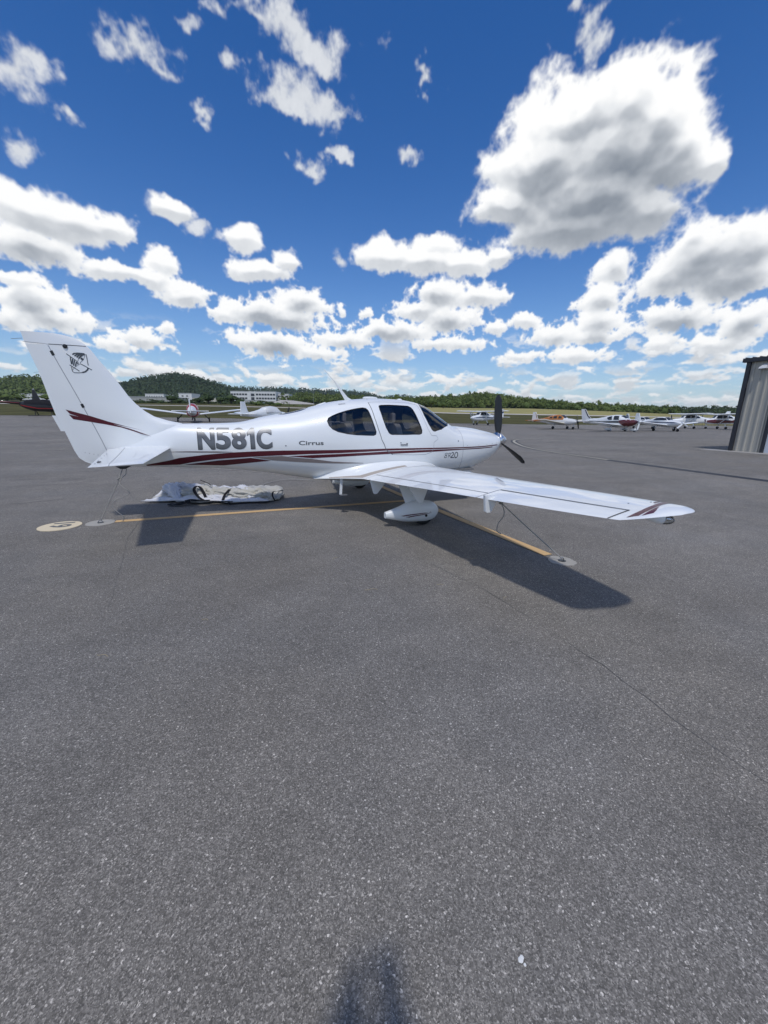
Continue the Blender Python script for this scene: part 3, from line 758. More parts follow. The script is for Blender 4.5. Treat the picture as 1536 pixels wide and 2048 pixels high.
accent = [(-6.448,1.076),(-6.158,1.085),(-5.694,1.080),(-5.46,1.066),(-5.70,1.055),(-5.977,1.062),(-6.3,1.072)]
for nm, pl, mt in (('maroon_stripe', stripe_main, MAROON), ('maroon_stripe', stripe_low, MAROON), ('maroon_stripe', diamond, MAROON), ('taupe_stripe', taupe, TAUPE), ('taupe_stripe', accent, TAUPE)):
    decal(pl, nm, mt, fus_o)
    decal(pl, nm, mt, fus_o, fn=lambda x, z: BODY.side(x, z, .002, True))
def seam(pts, w, parent, mat=SEAMD, name='seam', both=True):
    for port in ((False, True) if both else (False,)):
        skin_bm(ribbon(dense(pts, .03), w), skinxt(.0025, port), name, mat, parent)
seam(door[:8], .009, doors[0]); seam(door[7:] , .005, doors[0], SEAML); seam([door[-1], door[0]], .006, doors[0], SEAML, both=False)
seam([(SEAMX, t) for t in np.linspace(-.9, .97, 30)], .006, cowl, SEAML)
seam([(-3.215 + .012*k, .80 + .04*k) for k in range(5)], .006, fus_o, SEAML)
for q, par in ((rear_win, fus_o), (door_win, doors[0])): seam(q + [q[0]], .010, par, RUBBER, 'window_seal', both=False)
seam(ws, .010, fus_o, RUBBER, 'window_seal', both=False)
# door handle, lock, static ports, hatch and screws
b = MB()
for x0, z0, w, h in ((-2.678, 1.163, .135, .022), (-2.625, 1.178, .025, .03), (-2.742, 1.200, .016, .016)):
    p = BODY.side(x0, z0, .004); b.box(p, (w, .014, h))
b.build('door_handle', STEEL, doors[0], bevel=.003)
for x, z, r in ((-4.67, 1.162, .012), (-1.544, 1.211, .012)):
    b = MB(); b.lathe([(-.002, r), (.004, r), (.005, 0)], BODY.side(x, z, 0), BODY.n(x, float(BODY.t(x, z))), 12); b.build('static_port', STEEL, fus_o)
for x in (-1.33, -1.05, -.83, -.66, -.52):
    b = MB(); b.lathe([(-.002, .007), (.002, .006), (.0025, 0)], BODY.side(x, 1.125 + .02*(x > -.7), 0), BODY.n(x, .04), 8); b.build('fastener', STEEL, cowl)
hq = [(-3.735,1.822),(-3.735,1.835),(-3.63,1.852),(-3.63,1.838),(-3.735,1.822)]
skin_bm(ribbon(dense([bx(*p) for p in hq], .03), .007), skinxt(.0025), 'vent_slot', SEAMD, fus_o)

# lettering
def lettering(txt, corner, size, parent, name, mat, xs=1.0, shear=0.0, rise=0.0, extra=0.0, off=.0022):
    bm = slice_bm(text_mesh(txt, size, shear, xs, extra), .09, .035)
    return skin_bm(bm, lambda u, v: BODY.side(corner[0] + u, corner[1] + v + rise*u, off), name, mat, parent)
def silver_fade():
    m, g, b = new_mat('brushed_silver_letter'); po = g.n.new('ShaderNodeNewGeometry').outputs['Position']
    z = g.sep(po)[2]; n = g.noise(g.v('MULTIPLY', po, (3, 3, 30)), 3, 4)
    f = g.m('ADD', g.mapr(z, 1.10, 1.44, 0, 1, False), g.m('MULTIPLY', g.m('SUBTRACT', n, .5), .25))
    g.l.new(g.ramp(f, [(0, (.10, .105, .11)), (.35, (.17, .175, .18)), (.6, (.12, .125, .13)), (.85, (.25, .255, .26)), (1, (.20, .205, .21))]), b.inputs['Base Color'])
    b.inputs['Roughness'].default_value = .35; b.inputs['Metallic'].default_value = .25
    return m
SFADE = silver_fade()
x = -5.965
for ch, w in zip('N581C', (.262, .232, .232, .140, .25)):
    for mt, du, dv, off in ((CHAR, -.012, -.006, .003), (SFADE, 0, 0, .006)):
        bm = text_mesh(ch, .458, 0, 1, .016) if ch != '1' else poly_bm([(.045,0),(.045,.235),(0,.205),(0,.258),(.062,.325),(.105,.325),(.105,0)]); wd = max(v.co.x for v in bm.verts); hh = max(v.co.y for v in bm.verts)
        sx_ = (w - .022)/wd if ch != '1' else 1; sy_ = .325/hh
        for v in bm.verts: v.co.x = v.co.x*sx_; v.co.y *= sy_
        slice_bm(bm, .05, .012)
        skin_bm(bm, lambda u, v, x=x, du=du, dv=dv, off=off: BODY.side(x + u + du, 1.110 + v + dv + .004*(x+5.96), off), 'registration_letter' if mt is SFADE else 'letter_shadow', mt, fus_o)
    x += w
bm = text_mesh('Cirrus', .082, 0, 1.0, .0015); wd = max(v.co.x for v in bm.verts); hh = max(v.co.y for v in bm.verts)
for v in bm.verts: v.co.x *= .390/wd; v.co.y *= .068/hh
skin_bm(slice_bm(bm, .09, .035), lambda u, v: BODY.side(-4.465 + u, 1.171 + v + .004*u, .0025), 'maker_lettering', CHAR, fus_o)
# hand-drawn type lettering: strokes
def strokes(lines, fn, name, mat, parent, w):
    M = MB()
    bm = bmesh.new()
    for ln in lines:
        q = ribbon(dense(ln, .012), w); me = bpy.data.meshes.new('t'); q.to_mesh(me); q.free(); bm.from_mesh(me); bpy.data.meshes.remove(me)
    return skin_bm(bm, fn, name, mat, parent)
def arc(cx, cy, rx, ry, a0, a1, n=10): return [(cx + rx*math.cos(R(a0 + (a1-a0)*k/n)), cy + ry*math.sin(R(a0 + (a1-a0)*k/n))) for k in range(n+1)]
sr = [[(.072,.088),(.045,.095),(.015,.080),(.025,.060),(.055,.045),(.060,.022),(.030,.008),(.004,.018),(.020,.040),(.050,.062),(.066,.080)],
      [(.090,.008),(.098,.088)], [(.085,.080),(.115,.095),(.135,.080),(.125,.055),(.098,.050)], [(.105,.050),(.150,.002)]]
n20 = [[(.150,.085),(.170,.105),(.192,.095),(.190,.065),(.160,.025),(.146,.006),(.200,.010),(.212,.004)], arc(.252,.052,.032,.052,70,430,18)]
f_ = lambda u, v: BODY.side(-1.850 + u*1.06, .903 + v, .0025)
strokes(sr, f_, 'type_lettering', CHAR, fus_o, .0075); strokes(n20, f_, 'type_lettering', BLACK, fus_o, .0125)

# ---------------------------------------------------------------- fin, rudder, tailplane
LEf = pchip([.86,1.30,1.48,1.517,1.574,1.696,1.863,2.094,2.335,2.558,2.627,2.670,2.690], [-6.10,-6.10,-6.12,-6.27,-6.495,-6.690,-6.836,-6.970,-7.129,-7.280,-7.376,-7.503,-7.640])
TEf = pchip([.893,.93,1.021,1.152,1.382,1.590,2.178,2.586,2.690], [-7.40,-7.50,-7.598,-7.639,-7.700,-7.765,-7.869,-7.969,-7.985])
HGf = pchip([.893,1.123,1.738,2.464,2.545,2.70], [-7.170,-7.229,-7.428,-7.686,-7.712,-7.76])
def fin_half(x, z):
    le, te = float(LEf(z)), float(TEf(z)); c = min(1, max(0, (le - x)/(le - te)))
    ch = min(le - te, 1.1); tk = .092 if z < 2.4 else .092*max(.25, 1 - ((z-2.4)/.3)**2*.75)
    zt = float(BODY.F[0](x)) - .03; fl = math.exp(-(max(0, z - zt)/.11)**1.3)*max(0, min(1, (x + 7.22)/.35))*min(1, c*7)
    return max(.004, 5*tk*ch*(.2969*math.sqrt(c) - .126*c - .3516*c*c + .2843*c**3 - .1036*c**4)) + .040*fl
def fin_part(name, fx0, fx1, zs, parent, nx=14):
    rings = []
    for z in zs:
        a, c = fx0(z), fx1(z); u = [(1 - math.cos(math.pi*k/nx))/2 for k in range(nx+1)]
        xs = [a + (c-a)*q for q in u]
        rings.append([(x, -fin_half(x, z), z) for x in xs] + [(x, fin_half(x, z), z) for x in reversed(xs)])
    return MB().loft(rings).build(name, WHITE, parent, smooth=True, angle=45)
zs = [.95,1.1,1.25,1.4,1.46,1.5,1.54,1.60,1.68,1.78,1.9,2.05,2.2,2.35,2.5,2.540]
fin = fin_part('fin', lambda z: float(LEf(z)), lambda z: float(HGf(z)) + .006, zs, plane)
rud = fin_part('rudder', lambda z: float(HGf(z)) - .006, lambda z: float(TEf(z)), [.893,.91,.94,1.0,1.1,1.25,1.4,1.6,1.8,2.0,2.2,2.4,2.540], plane)
fin_part('fin_cap', lambda z: float(LEf(z)), lambda z: float(TEf(z)), [2.5465,2.58,2.62,2.65,2.672,2.684,2.690], fin)
MB().prism([(-7.70,1.385),(-7.77,1.60),(-7.815,1.60),(-7.745,1.385)], -.005, .005, Matrix(((1,0,0,0),(0,0,1,0),(0,1,0,0),(0,0,0,1)))).build('trim_tab', WHITE, rud)
def fin_skin(off): return lambda x, z: Vector((x, -fin_half(x, z) - off, z))
def side_xz(px, py, y=-.05):
    d = ray(px, py); p = CAM + d*(y - CAM[1])/d[1]; return (p[0], p[2])
def c1(L): return [side_xz(x/3.84, 640 + y/3.84) for x, y in L]
for q in (c1([(495,687),(700,740),(830,780),(980,820),(1120,852),(900,805),(700,775),(530,720)]), c1([(520,725),(640,752),(830,790),(1000,835),(1170,893),(1080,870),(930,825),(800,800),(556,762)])):
    skin_bm(slice_bm(poly_bm(q), .08, .06), fin_skin(.002), 'maroon_stripe', MAROON, fin)
for z0, z1 in ((2.40, 2.46), (1.715, 1.765)):
    h0, h1 = float(HGf(z0)), float(HGf(z1)); skin_bm(ribbon([(h0, z0), (h1, z1)], .035), fin_skin(.003), 'hinge_gap', BLACK, rud)
skin_bm(ribbon(dense([(float(HGf(z)), z) for z in np.linspace(1.1, 2.5, 20)], .1), .010), fin_skin(.0015), 'hinge_line', SEAML, rud)
skin_bm(ribbon(dense([(-7.28, 2.543), (-7.70, 2.543)], .05), .009), fin_skin(.002), 'cap_line', SEAMD, fin)
skin_bm(ribbon(dense([(-7.70, 2.543), (-7.98, 2.56)], .05), .005), fin_skin(.003), 'cap_line', SEAML, fin)
b = MB(); b.lathe([(-.03, .028), (.012, .028), (.02, .02), (.022, 0)], (-7.515, -fin_half(-7.515, 2.52), 2.525), (0, -1, 0), 14); b.build('vhf_mount', BLACK, fin)
MB().tube([(-7.98, 0, 2.60), (-8.10, 0, 2.585)], .003, 6).build('static_wick', STEEL, rud)
MB().tube([(-7.86, 0, 2.18), (-7.93, 0, 2.17)], .002, 5).build('static_wick', STEEL, rud)
# parachutist-and-airplane badge on the fin, drawn in strokes
def badge(L): return [side_xz(90 + x/12.8, 690 + y/12.8) for x, y in L]
bl = [[(690,240),(740,210),(820,205),(900,212),(1000,222)], [(745,280),(800,240),(880,225),(1000,225)], [(800,310),(850,265),(920,240),(1000,228)], [(850,345),(900,290),(950,255),(1010,232)]]
thick = [skin_bm(ribbon([p for p in badge(l)], .017), fin_skin(.002), 'badge', CHAR, fin) for l in bl]
for l, w in (([(640,300),(645,380),(670,490)], .010), ([(695,350),(690,420),(680,490)], .013), ([(745,385),(735,450),(722,525)], .012), ([(800,420),(785,480),(770,545)], .012),
             ([(530,215),(680,320),(800,405)], .007), ([(900,480),(1000,530),(1195,640)], .008), ([(620,505),(740,580),(875,668)], .008),
             ([(1035,230),(1060,320),(1080,420),(1100,520)], .007), ([(1010,250),(990,330),(965,390)], .003), ([(670,550),(680,620),(700,680),(750,708),(860,710),(950,705)], .007),
             ([(950,703),(1030,680),(1080,635),(1100,590)], .015), ([(890,480),(830,520),(760,560),(700,630)], .003), ([(905,335),(940,350),(960,385)], .022), ([(820,465),(850,475)], .022),
             ([(850,350),(830,410),(820,440)], .004), ([(955,390),(910,430),(885,470)], .004)):
    skin_bm(ribbon(dense(badge(l), .02), w*1.25), fin_skin(.0022), 'badge', CHAR, fin)

def tail_edge(s):
    k = (s - .2)/1.74; return -6.368 - .052*k, -7.18 + .237*k, 1.135 - .030*k, 1.120 - .042*k
def tailp(s, c, up, sg):
    le, te, zl, zt = tail_edge(s); tk = .085 if s < 1.86 else .085*max(.15, 1 - ((s-1.86)/.085)**2)
    th = 5*tk*(le-te)*(.2969*math.sqrt(c) - .126*c - .3516*c*c + .2843*c**3 - .1036*c**4)
    return (le - (le-te)*c, sg*s, zl + (zt-zl)*c + (th if up else -th))
def tail_part(name, c0, c1, ss, sg, parent):
    n = 10; rings = []
    for s in ss:
        a, e = c0(s), c1(s); cs = [a + (e-a)*(1-math.cos(math.pi*k/n))/2 for k in range(n+1)]
        rings.append([tailp(s, c, True, sg) for c in cs] + [tailp(s, c, False, sg) for c in reversed(cs[(1 if a == 0 else 0):])])
    return MB().loft(rings).build(name, WHITE, parent, smooth=True, angle=40)
hing = lambda s: .73 - .10*(s-.2)/1.74
for sg in (-1, 1):
    tp = tail_part('tailplane', lambda s: 0.0, lambda s: hing(s) - .006, [.0,.2,.5,.9,1.3,1.7,1.86,1.91,1.945], sg, plane)
    if sg < 0: tp0 = tp
    tail_part('elevator', lambda s: hing(s) + .006, lambda s: 1.0, [.07,.3,.7,1.2,1.6,1.82], sg, tp)
    tail_part('tailplane_tip', lambda s: hing(s) + .006, lambda s: 1.0, [1.826,1.86,1.91,1.945], sg, tp)
for k in range(6):
    p = Vector((-7.24 - .052*k, -fin_half(-7.24 - .052*k, 1.02) , 1.015 + .012*k)); MB().lathe([(-.003,.006),(.002,.005),(.003,0)], p, (0,-1,0), 8).build('fastener', STEEL, rud)
bm = text_mesh('CAUTION', .018, 0, 1.3)
skin_bm(bm, lambda u, v: fin_skin(.002)(-7.50 + u, 1.145 + v), 'placard', SEAML, rud) if False else bm.free()
tailsk = lambda s, c: Vector(tailp(s, c, True, -1)) + Vector((0, 0, .002))
skin_bm(ribbon([(.9,.42),(1.1,.38),(1.35,.34),(1.5,.33)], .006), tailsk, 'scuff', SEAML, tp0)
skin_bm(ribbon(dense([(s, hing(s)) for s in (.2,.6,1.0,1.4,1.82)], .1), .008), tailsk, 'elevator_line', SEAML, tp0)
for s in (.75,.95,1.2,1.45,1.7): MB().lathe([(-.003,.008),(.002,.007),(.003,0)], tailsk(s, .93), (0,0,1), 8).build('fastener', STEEL, tp0)
MB().box(tailsk(1.62, .88) + Vector((0,0,.004)), (.03,.05,.012)).build('elevator_horn', SEAMD, tp0)
b = MB(); b.prism([(-7.16,.872),(-6.93,.868),(-7.02,.82),(-7.09,.82)], -.03, .03, Matrix(((1,0,0,0),(0,0,1,0),(0,1,0,0),(0,0,0,1)))); b.build('tie_down_skid', BLACK, plane, bevel=.006)

# ---------------------------------------------------------------- wings
wLE = pchip([.5,.85,3.0,5.0,5.08,5.14,5.18,5.20], [-2.033,-2.05,-2.15,-2.245,-2.256,-2.285,-2.34,-2.42])
wTE = pchip([.5,.85,3.0,4.97,5.06,5.11,5.15,5.18,5.20], [-3.60,-3.55,-3.25,-2.975,-2.95,-2.90,-2.80,-2.66,-2.52])
def wing_pt(s, c, up, sg=-1):
    le, te = float(wLE(s)), float(wTE(s)); k = (s-.85)/4.25; zl = .700 + .285*k; zt = .640 + .315*k
    if s > 5.06:
        e = (s-5.06)/.14; zl = .982 + .012*e; zt = .953 + .035*e
    ch = le - te; tk = .155 - .035*min(1, k); c = min(1, max(0, c))
    th = 5*tk*(.2969*math.sqrt(c) - .126*c - .3516*c*c + .2843*c**3 - .1036*c**4); cm = .018*4*c*(1-c)*(1.2-.4*c)
    q = 1.0 if s <= 5.06 else max(.08, math.sqrt(max(0, 1 - ((s-5.06)/.143)**2)))
    z = zl + (zt-zl)*c + ch*(cm + th*q if up else cm - th*q)
    return (le - ch*c, sg*s, z)
def hc(s): return .85 if s < 3.625 else .71
def wing_part(name, c0, c1, ss, sg, parent, n=16, mat=WHITE):
    rings = []
    for s in ss:
        a, e = c0(s), c1(s); cs = [a + (e-a)*(1-math.cos(math.pi*k/n))/2 for k in range(n+1)]
        rings.append([wing_pt(s, c, True, sg) for c in cs] + [wing_pt(s, c, False, sg) for c in reversed(cs[(1 if a == 0 else 0):])])
    return MB().loft(rings).build(name, mat, parent, smooth=True, angle=38)
wings = []
for sg in (-1, 1):
    b = MB(); n = 16
    def rows(ss, e):
        R_ = []
        for s in ss:
            cs = [e*(1-math.cos(math.pi*k/n))/2 for k in range(n+1)]
            R_.append([wing_pt(s, c, True, sg) for c in cs] + [wing_pt(s, c, False, sg) for c in reversed(cs[1:])])
        b.loft(R_)
    rows([.45,.7,1.0,1.5,2.0,2.5,3.0,3.3,3.62], .845); rows([3.62,3.8,4.1,4.4,4.7,4.985], .704)
    rows([4.985,5.02,5.06,5.085,5.11,5.135,5.155,5.175,5.19,5.20], 1.0)
    w = b.build('wing', WHITE, plane, smooth=True, angle=38); wings.append(w)
    wing_part('flap', lambda s: .853, lambda s: 1.0, [.95,1.5,2.2,2.9,3.610], sg, w, 8)
    wing_part('aileron', lambda s: .716, lambda s: 1.0, [3.632,4.0,4.4,4.8,4.972], sg, w, 8)
    for q in ([(5.062,.92),(5.040,.66),(5.010,.43),(4.950,.10),(5.000,.09),(5.047,.43),(5.078,.64),(5.100,.86)], [(5.112,.86),(5.088,.66),(5.070,.53),(5.055,.42),(5.105,.60),(5.125,.72)],
              [(4.945,.30),(4.920,.14),(4.930,.10),(4.975,.33)]):
        skin_bm(slice_bm(poly_bm(q), .03, .05), lambda s, c: Vector(wing_pt(s, c, True, sg)) + Vector((0, sg*.001, .0025)), 'maroon_stripe', MAROON, w)
    wsk = lambda off: (lambda s, c: Vector(wing_pt(s, c, True, sg)) + Vector((0, 0, off)))
    skin_bm(slice_bm(ribbon(dense([(.80, .851), (3.615, .851)], .1), .008), .1, .05), wsk(.0025), 'flap_line', SEAMD, w)
    skin_bm(slice_bm(ribbon(dense([(3.63, .711), (4.978, .711)], .1), .020), .1, .05), wsk(.0025), 'aileron_gap', paint('gap_grey', (.13, .14, .15), .6) if 'gap_grey' not in MATS else MATS['gap_grey'], w)
    skin_bm(slice_bm(ribbon(dense([(4.980, .705), (4.980, .995)], .05), .012), .02, .05), wsk(.0028), 'aileron_end_gap', BLACK, w)
    skin_bm(slice_bm(ribbon(dense([(3.622, .715), (3.622, .995)], .05), .006), .02, .05), wsk(.0028), 'flap_end_gap', SEAML, w)
    skin_bm(slice_bm(ribbon(dense([(3.635, .709), (3.95, .709)], .05), .012), .1, .05), wsk(.0032), 'hinge_gap', BLACK, w)
    skin_bm(slice_bm(ribbon([(3.02, .30), (3.30, .42)], .012), .05, .05), wsk(.0025), 'wing_mark', SEAML, w)
    MB().lathe([(-.003,.045),(.002,.043),(.003,0)], Vector(wing_pt(2.25, .22, True, sg)), (0,0,1), 20).build('fuel_cap', WHITE2, w)
    for (s, c) in ((4.86,.50),(4.93,.30),(4.95,.22)): MB().lathe([(-.002,.007),(.003,.006),(.004,0)], Vector(wing_pt(s, c, True, sg)), (0,0,1), 8).build('fastener', STEEL, w)
    for (s, x0, x1, z, xb, zb) in ((1.2,-3.50,-3.20,.66,-3.40,.437), (2.2,-3.30,-2.98,.72,-3.10,.48), (3.78,-3.19,-3.02,.88,-3.135,.72)):
        MB().prism([(x0,z+.02),(x1,z),(xb+.035,zb+.012),(xb+.02,zb),(xb-.02,zb),(xb-.035,zb+.012)], -sg*s-.018, -sg*s+.018, Matrix(((1,0,0,0),(0,0,-1,0),(0,1,0,0),(0,0,0,1)))).build('hinge_bracket', WHITE, w, bevel=.004)
    # fillet between wing and fuselage
    zA = pchip([-4.24,-3.95,-3.6,-3.2,-2.8,-2.4,-2.1,-1.92], [.585,.70,.795,.865,.885,.865,.81,.72])
    V = []; nx, nv = 40, 9
    for i in range(nx+1):
        xx = -4.22 + (2.30)*i/nx; za = float(zA(xx)); A = BODY.side(xx, za, .001)
        if xx < -3.53:
            k = (-3.53 - xx)/.69; B = Vector(wing_pt(.95 - .25*k, 1.0, True, -1)); B.x = xx
            zbk = .60 - .02*k; B = Vector((xx, -(.95 - .56*k**.8), .645 - .05*k)); Q = Vector((xx, (A.y*.75 + B.y*.25), B.z*.8 + A.z*.2))
        else:
            c = min(1, max(.02, (-2.046 - xx)/1.49)) if xx < -2.06 else .0
            B = Vector(wing_pt(1.0, c, True, -1)); B.z += .002; Q = Vector((xx, A.y*.85 + B.y*.15 - .0, B.z*.85 + A.z*.15))
            if xx > -2.06: B = Vector((xx, A.y - .02, .72)); Q = (A + B)/2
        for j in range(nv+1):
            t = j/nv; p = A*(1-t)**2 + Q*2*t*(1-t) + B*t*t; V.append((p.x, -sg*p.y, p.z))
    b = MB(); F = [(i*(nv+1)+j, i*(nv+1)+j+1, (i+1)*(nv+1)+j+1, (i+1)*(nv+1)+j) for i in range(nx) for j in range(nv)]
    b.v = V; b.f = F; b.mi = [0]*len(F)
    fil = b.build('wing_fillet', [WHITE, BEIGE], w, smooth=True)
    for pi, p in enumerate(fil.data.polygons):
        i, j = divmod(pi, nv); xx = -4.22 + 2.30*(i+.5)/nx
        if -4.0 < xx < -2.75 and j in (6, 7): p.material_index = 1
# tip light under the rear corner of the starboard wing
lt = MB(); lt.lathe([(-.14,.015),(-.09,.032),(-.03,.042),(0,.041)], (-2.60, -5.13, .950), (.72, -.55, -.12), 16); lt = lt.build('navigation_light', WHITE, plane, smooth=True)
MB().lathe([(0,.040),(.03,.038),(.055,.028),(.07,.012),(.074,0)], (-2.60, -5.13, .950), (.72, -.55, -.12), 16).build('light_lens', CLEAR, lt, smooth=True)
b = MB(); b.lathe([(0,.014),(.03,.014),(.04,0)], (-2.595, -5.145, .955), (.72, -.55, -.1), 10); b.build('bulb', CHROME, lt)

# ---------------------------------------------------------------- propeller
prop = empty('propeller'); prop.parent = plane
MB().lathe([(0,.172),(.05,.165),(.13,.130),(.21,.075),(.265,.028),(.283,.0)], (-.262, 0, 1.17), (1, 0, 0), 36).build('spinner', CHROME, prop, smooth=True)
for a in (-7, 113, 233):
    rings = []; ra = R(a)
    for k in range(15):
        u = k/14; r = .12 + .82*u
        wd = .052 + .035*math.sin(min(1, u*1.25)*math.pi*.75) if u < .82 else .087*(1 - ((u-.82)/.19)**2*.78)
        if u < .12: wd = .045 + .1*u
        tw = R(62 - 42*u**.7); th = .016*(1-u) + .006
        ring = []
        for q in range(10):
            f_a = 2*math.pi*q/10; cx, cz = math.cos(f_a)*wd, math.sin(f_a)*th
            lx = cx*math.sin(tw) + cz*math.cos(tw); ly = cx*math.cos(tw) - cz*math.sin(tw)
            # local: radial direction (sin a toward -y), tangential
            rad = Vector((0, -math.sin(ra), math.cos(ra))); tan = Vector((0, -math.cos(ra), -math.sin(ra)))
            ring.append(Vector((-.20, 0, 1.17)) + rad*r + tan*ly + Vector((1, 0, 0))*lx)
        rings.append(ring)
    MB().loft(rings).build('blade', BLACK, prop, smooth=True)

# ---------------------------------------------------------------- landing gear
pT = pchip([-3.405,-3.18,-3.02,-2.84,-2.69,-2.60,-2.535,-2.505], [.238,.305,.366,.392,.378,.345,.285,.215])
pB = pchip([-3.405,-3.0,-2.76,-2.59,-2.53,-2.505], [.142,.058,.045,.085,.150,.205])
def pant(dx, y, parent):
    rings = []
    for k in range(21):
        x = -3.405 + .90*(1-math.cos(math.pi*(k/20*.9 + .1)))/2*1.0 if k else -3.405
        x = -3.405 + .897*k/20 if k < 16 else -3.405 + .897*(1 - (1-(k-15)/5)**2*.25 + 0) if k > 15 else x
        t, bt = float(pT(x)), float(pB(x)); u = (x+3.405)/.90
        w = .045 + .085*math.sin(min(1, u*1.35)*math.pi/2) if u < .75 else .130*math.sqrt(max(.01, 1 - ((u-.75)/.255)**2))
        cz, h = (t+bt)/2, (t-bt)/2; ring = []
        for q in range(20):
            a = 2*math.pi*q/20; ca, sa = math.cos(a), math.sin(a)
            ring.append((x+dx, y + w*math.copysign(abs(ca)**.8, ca), cz + h*math.copysign(abs(sa)**.8, sa)))
        rings.append(ring)
    return MB().loft(rings).build('wheel_fairing', WHITE, parent, smooth=True, angle=50)
def tyre(x, y, parent, r=.19, w=.075):
    t = MB().lathe([(-w, r*.62), (-w*.95, r*.86), (-w*.6, r*.985), (0, r), (w*.6, r*.985), (w*.95, r*.86), (w, r*.62)], (x, y, r), (0, 1, 0), 28).build('tyre', RUBBER, parent, smooth=True)
    return t
for sg in (-1, 1):
    g = empty('main_gear'); g.parent = plane
    rings = []
    for k in range(7):
        u = k/6; z = .70 - .36*u; y = sg*(1.33 + .29*u**.8); xa = -3.12 + .06*u; xb = -2.78 - .02*u + .0; wd = .035 + .004*(1-u)
        rings.append([(xa, y, z), (xa*.6+xb*.4, y+wd, z), (xa*.15+xb*.85, y+wd*.8, z), (xb, y, z), (xa*.15+xb*.85, y-wd*.8, z), (xa*.6+xb*.4, y-wd, z)])
    MB().loft(rings).build('gear_leg', WHITE, g, smooth=True, angle=50)
    pn = pant(0, sg*1.64, g); tyre(-2.77, sg*1.64, g)
    yo = 1.64 + .118
    for q in ([(-3.20,.243),(-3.0,.258),(-2.80,.268),(-2.60,.285),(-2.55,.292),(-2.60,.278),(-2.80,.257),(-3.0,.243),(-3.14,.228)], [(-3.11,.215),(-2.98,.235),(-2.80,.249),(-2.66,.262),(-2.80,.238),(-2.95,.222),(-3.05,.208)]):
        def f_p(x, z, sg=sg):
            t, bt = float(pT(x)), float(pB(x)); u = (x+3.405)/.90
            w = .045 + .085*math.sin(min(1, u*1.35)*math.pi/2) if u < .75 else .130*math.sqrt(max(.01, 1 - ((u-.75)/.255)**2))
            v = abs(z-(t+bt)/2)/((t-bt)/2); ca = max(0, 1 - v**(2/.8))**(.8/2)
            return Vector((x, sg*(1.64 + w*ca + .002), z - .055))
        skin_bm(slice_bm(poly_bm([(x, z) for x, z in q]), .05, .02), f_p, 'maroon_stripe', MAROON, pn)
    MB().lathe([(-.004,.022),(.003,.020),(.004,0)], (-2.77, sg*(1.64+.128), .165), (0, sg, 0), 14).build('valve_port', BLACK, pn)
ng = empty('nose_gear'); ng.parent = plane
MB().tube([(-1.15,0,.62),(-.85,0,.50),(-.66,0,.42),(-.60,0,.30)], [.045,.04,.035,.03], 10).build('gear_leg', WHITE, ng, smooth=True)
pn = pant(2.20, 0, ng); pn.scale = (.92, .85, .92); pn.location = (-.06, 0, .0); tyre(-.60, 0, ng, .17, .06)

# ---------------------------------------------------------------- small fittings
b = MB(); b.prism([(-3.555,1.915),(-3.43,1.925),(-3.50,1.96),(-3.74,2.235),(-3.752,2.235),(-3.60,1.99)], -.008, .008, Matrix(((1,0,0,0),(0,0,1,0),(0,1,0,0),(0,0,0,1)))); b.build('whip_antenna', WHITE, plane)
MB().tube([(-3.745,0,2.232),(-3.93,0,2.42)], [.005,.0025], 6).build('antenna_tip', WHITE, plane)
MB().loft([[(-3.08 + .14*math.cos(a)*k, .065*math.sin(a)*k, 1.945 + z) for a in (2*math.pi*q/24 for q in range(24))] for k, z in ((1,0),(1,.022),(.85,.034),(.4,.04))]).build('gps_antenna', WHITE, plane, smooth=True)
MB().lathe([(0,.05),(.018,.045),(.028,.02),(.03,0)], (-2.50, 0, 1.935), (0, 0, 1), 16).build('cabin_vent', WHITE, plane, smooth=True)
MB().loft([[(-3.98 + .09*math.cos(a)*k, .04*math.sin(a)*k, 1.82 + z + .02*math.cos(a)) for a in (2*math.pi*q/20 for q in range(20))] for k, z in ((1,0),(1,.02),(.7,.03))]).build('beacon_base', WHITE, plane, smooth=True)
# L-shaped boarding step
MB().box((0,0,0),(.045,.018,.29)).build('boarding_step', WHITE, plane, bevel=.004)
st = plane.children[-1]; 
for o in bpy.data.objects:
    if o.name == 'boarding_step': o.location = (-3.805, -.60, .475); o.rotation_euler = (0, R(4), 0)
MB().box((-3.775, -.635, .337), (.12, .09, .014)).build('step_tread', STEEL, bpy.data.objects['boarding_step'], bevel=.003)
bpy.data.objects['step_tread'].matrix_parent_inverse = (Matrix.Translation((-3.805,-.60,.475)) @ Matrix.Rotation(R(4), 4, 'Y')).inverted()
# cabin: seats, glareshield, headset hung in the windshield
def seat(x, y):
    s = empty('seat', (x, y, 0)); s.parent = plane
    MB().loft([[(px, py, z) for px, py in ((-.05-.22*(z-.9)*.9, -w), (.06-.22*(z-.9)*.9, -w), (.06-.22*(z-.9)*.9, w), (-.05-.22*(z-.9)*.9, w))] for z, w in ((.85,.21),(1.0,.23),(1.30,.235),(1.48,.20),(1.52,.15))]).build('backrest', SEAT, s, smooth=True, angle=60, bevel=.02)
    MB().box((.24, 0, .84), (.46, .46, .13)).build('cushion', SEAT, s, bevel=.03)
    MB().box((-.16, 0, 1.62), (.07, .24, .16)).build('headrest', SEAT, s, bevel=.03)
for x in (-2.62, -3.52):
    for y in (-.31, .31): seat(x, y)
MB().box((-1.72, 0, 1.22), (.38, 1.05, .30)).build('glareshield', LINER, plane, bevel=.05)
MB().box((-2.4, 0, .66), (2.6, 1.0, .04)).build('cabin_floor', LINER, plane)
b = MB(); b.tube(arc3 := [(-2.02 + .02*math.cos(a), -.30 + .085*math.cos(a), 1.50 + .10*math.sin(a)) for a in (math.pi*k/10 for k in range(11))], .010, 8)
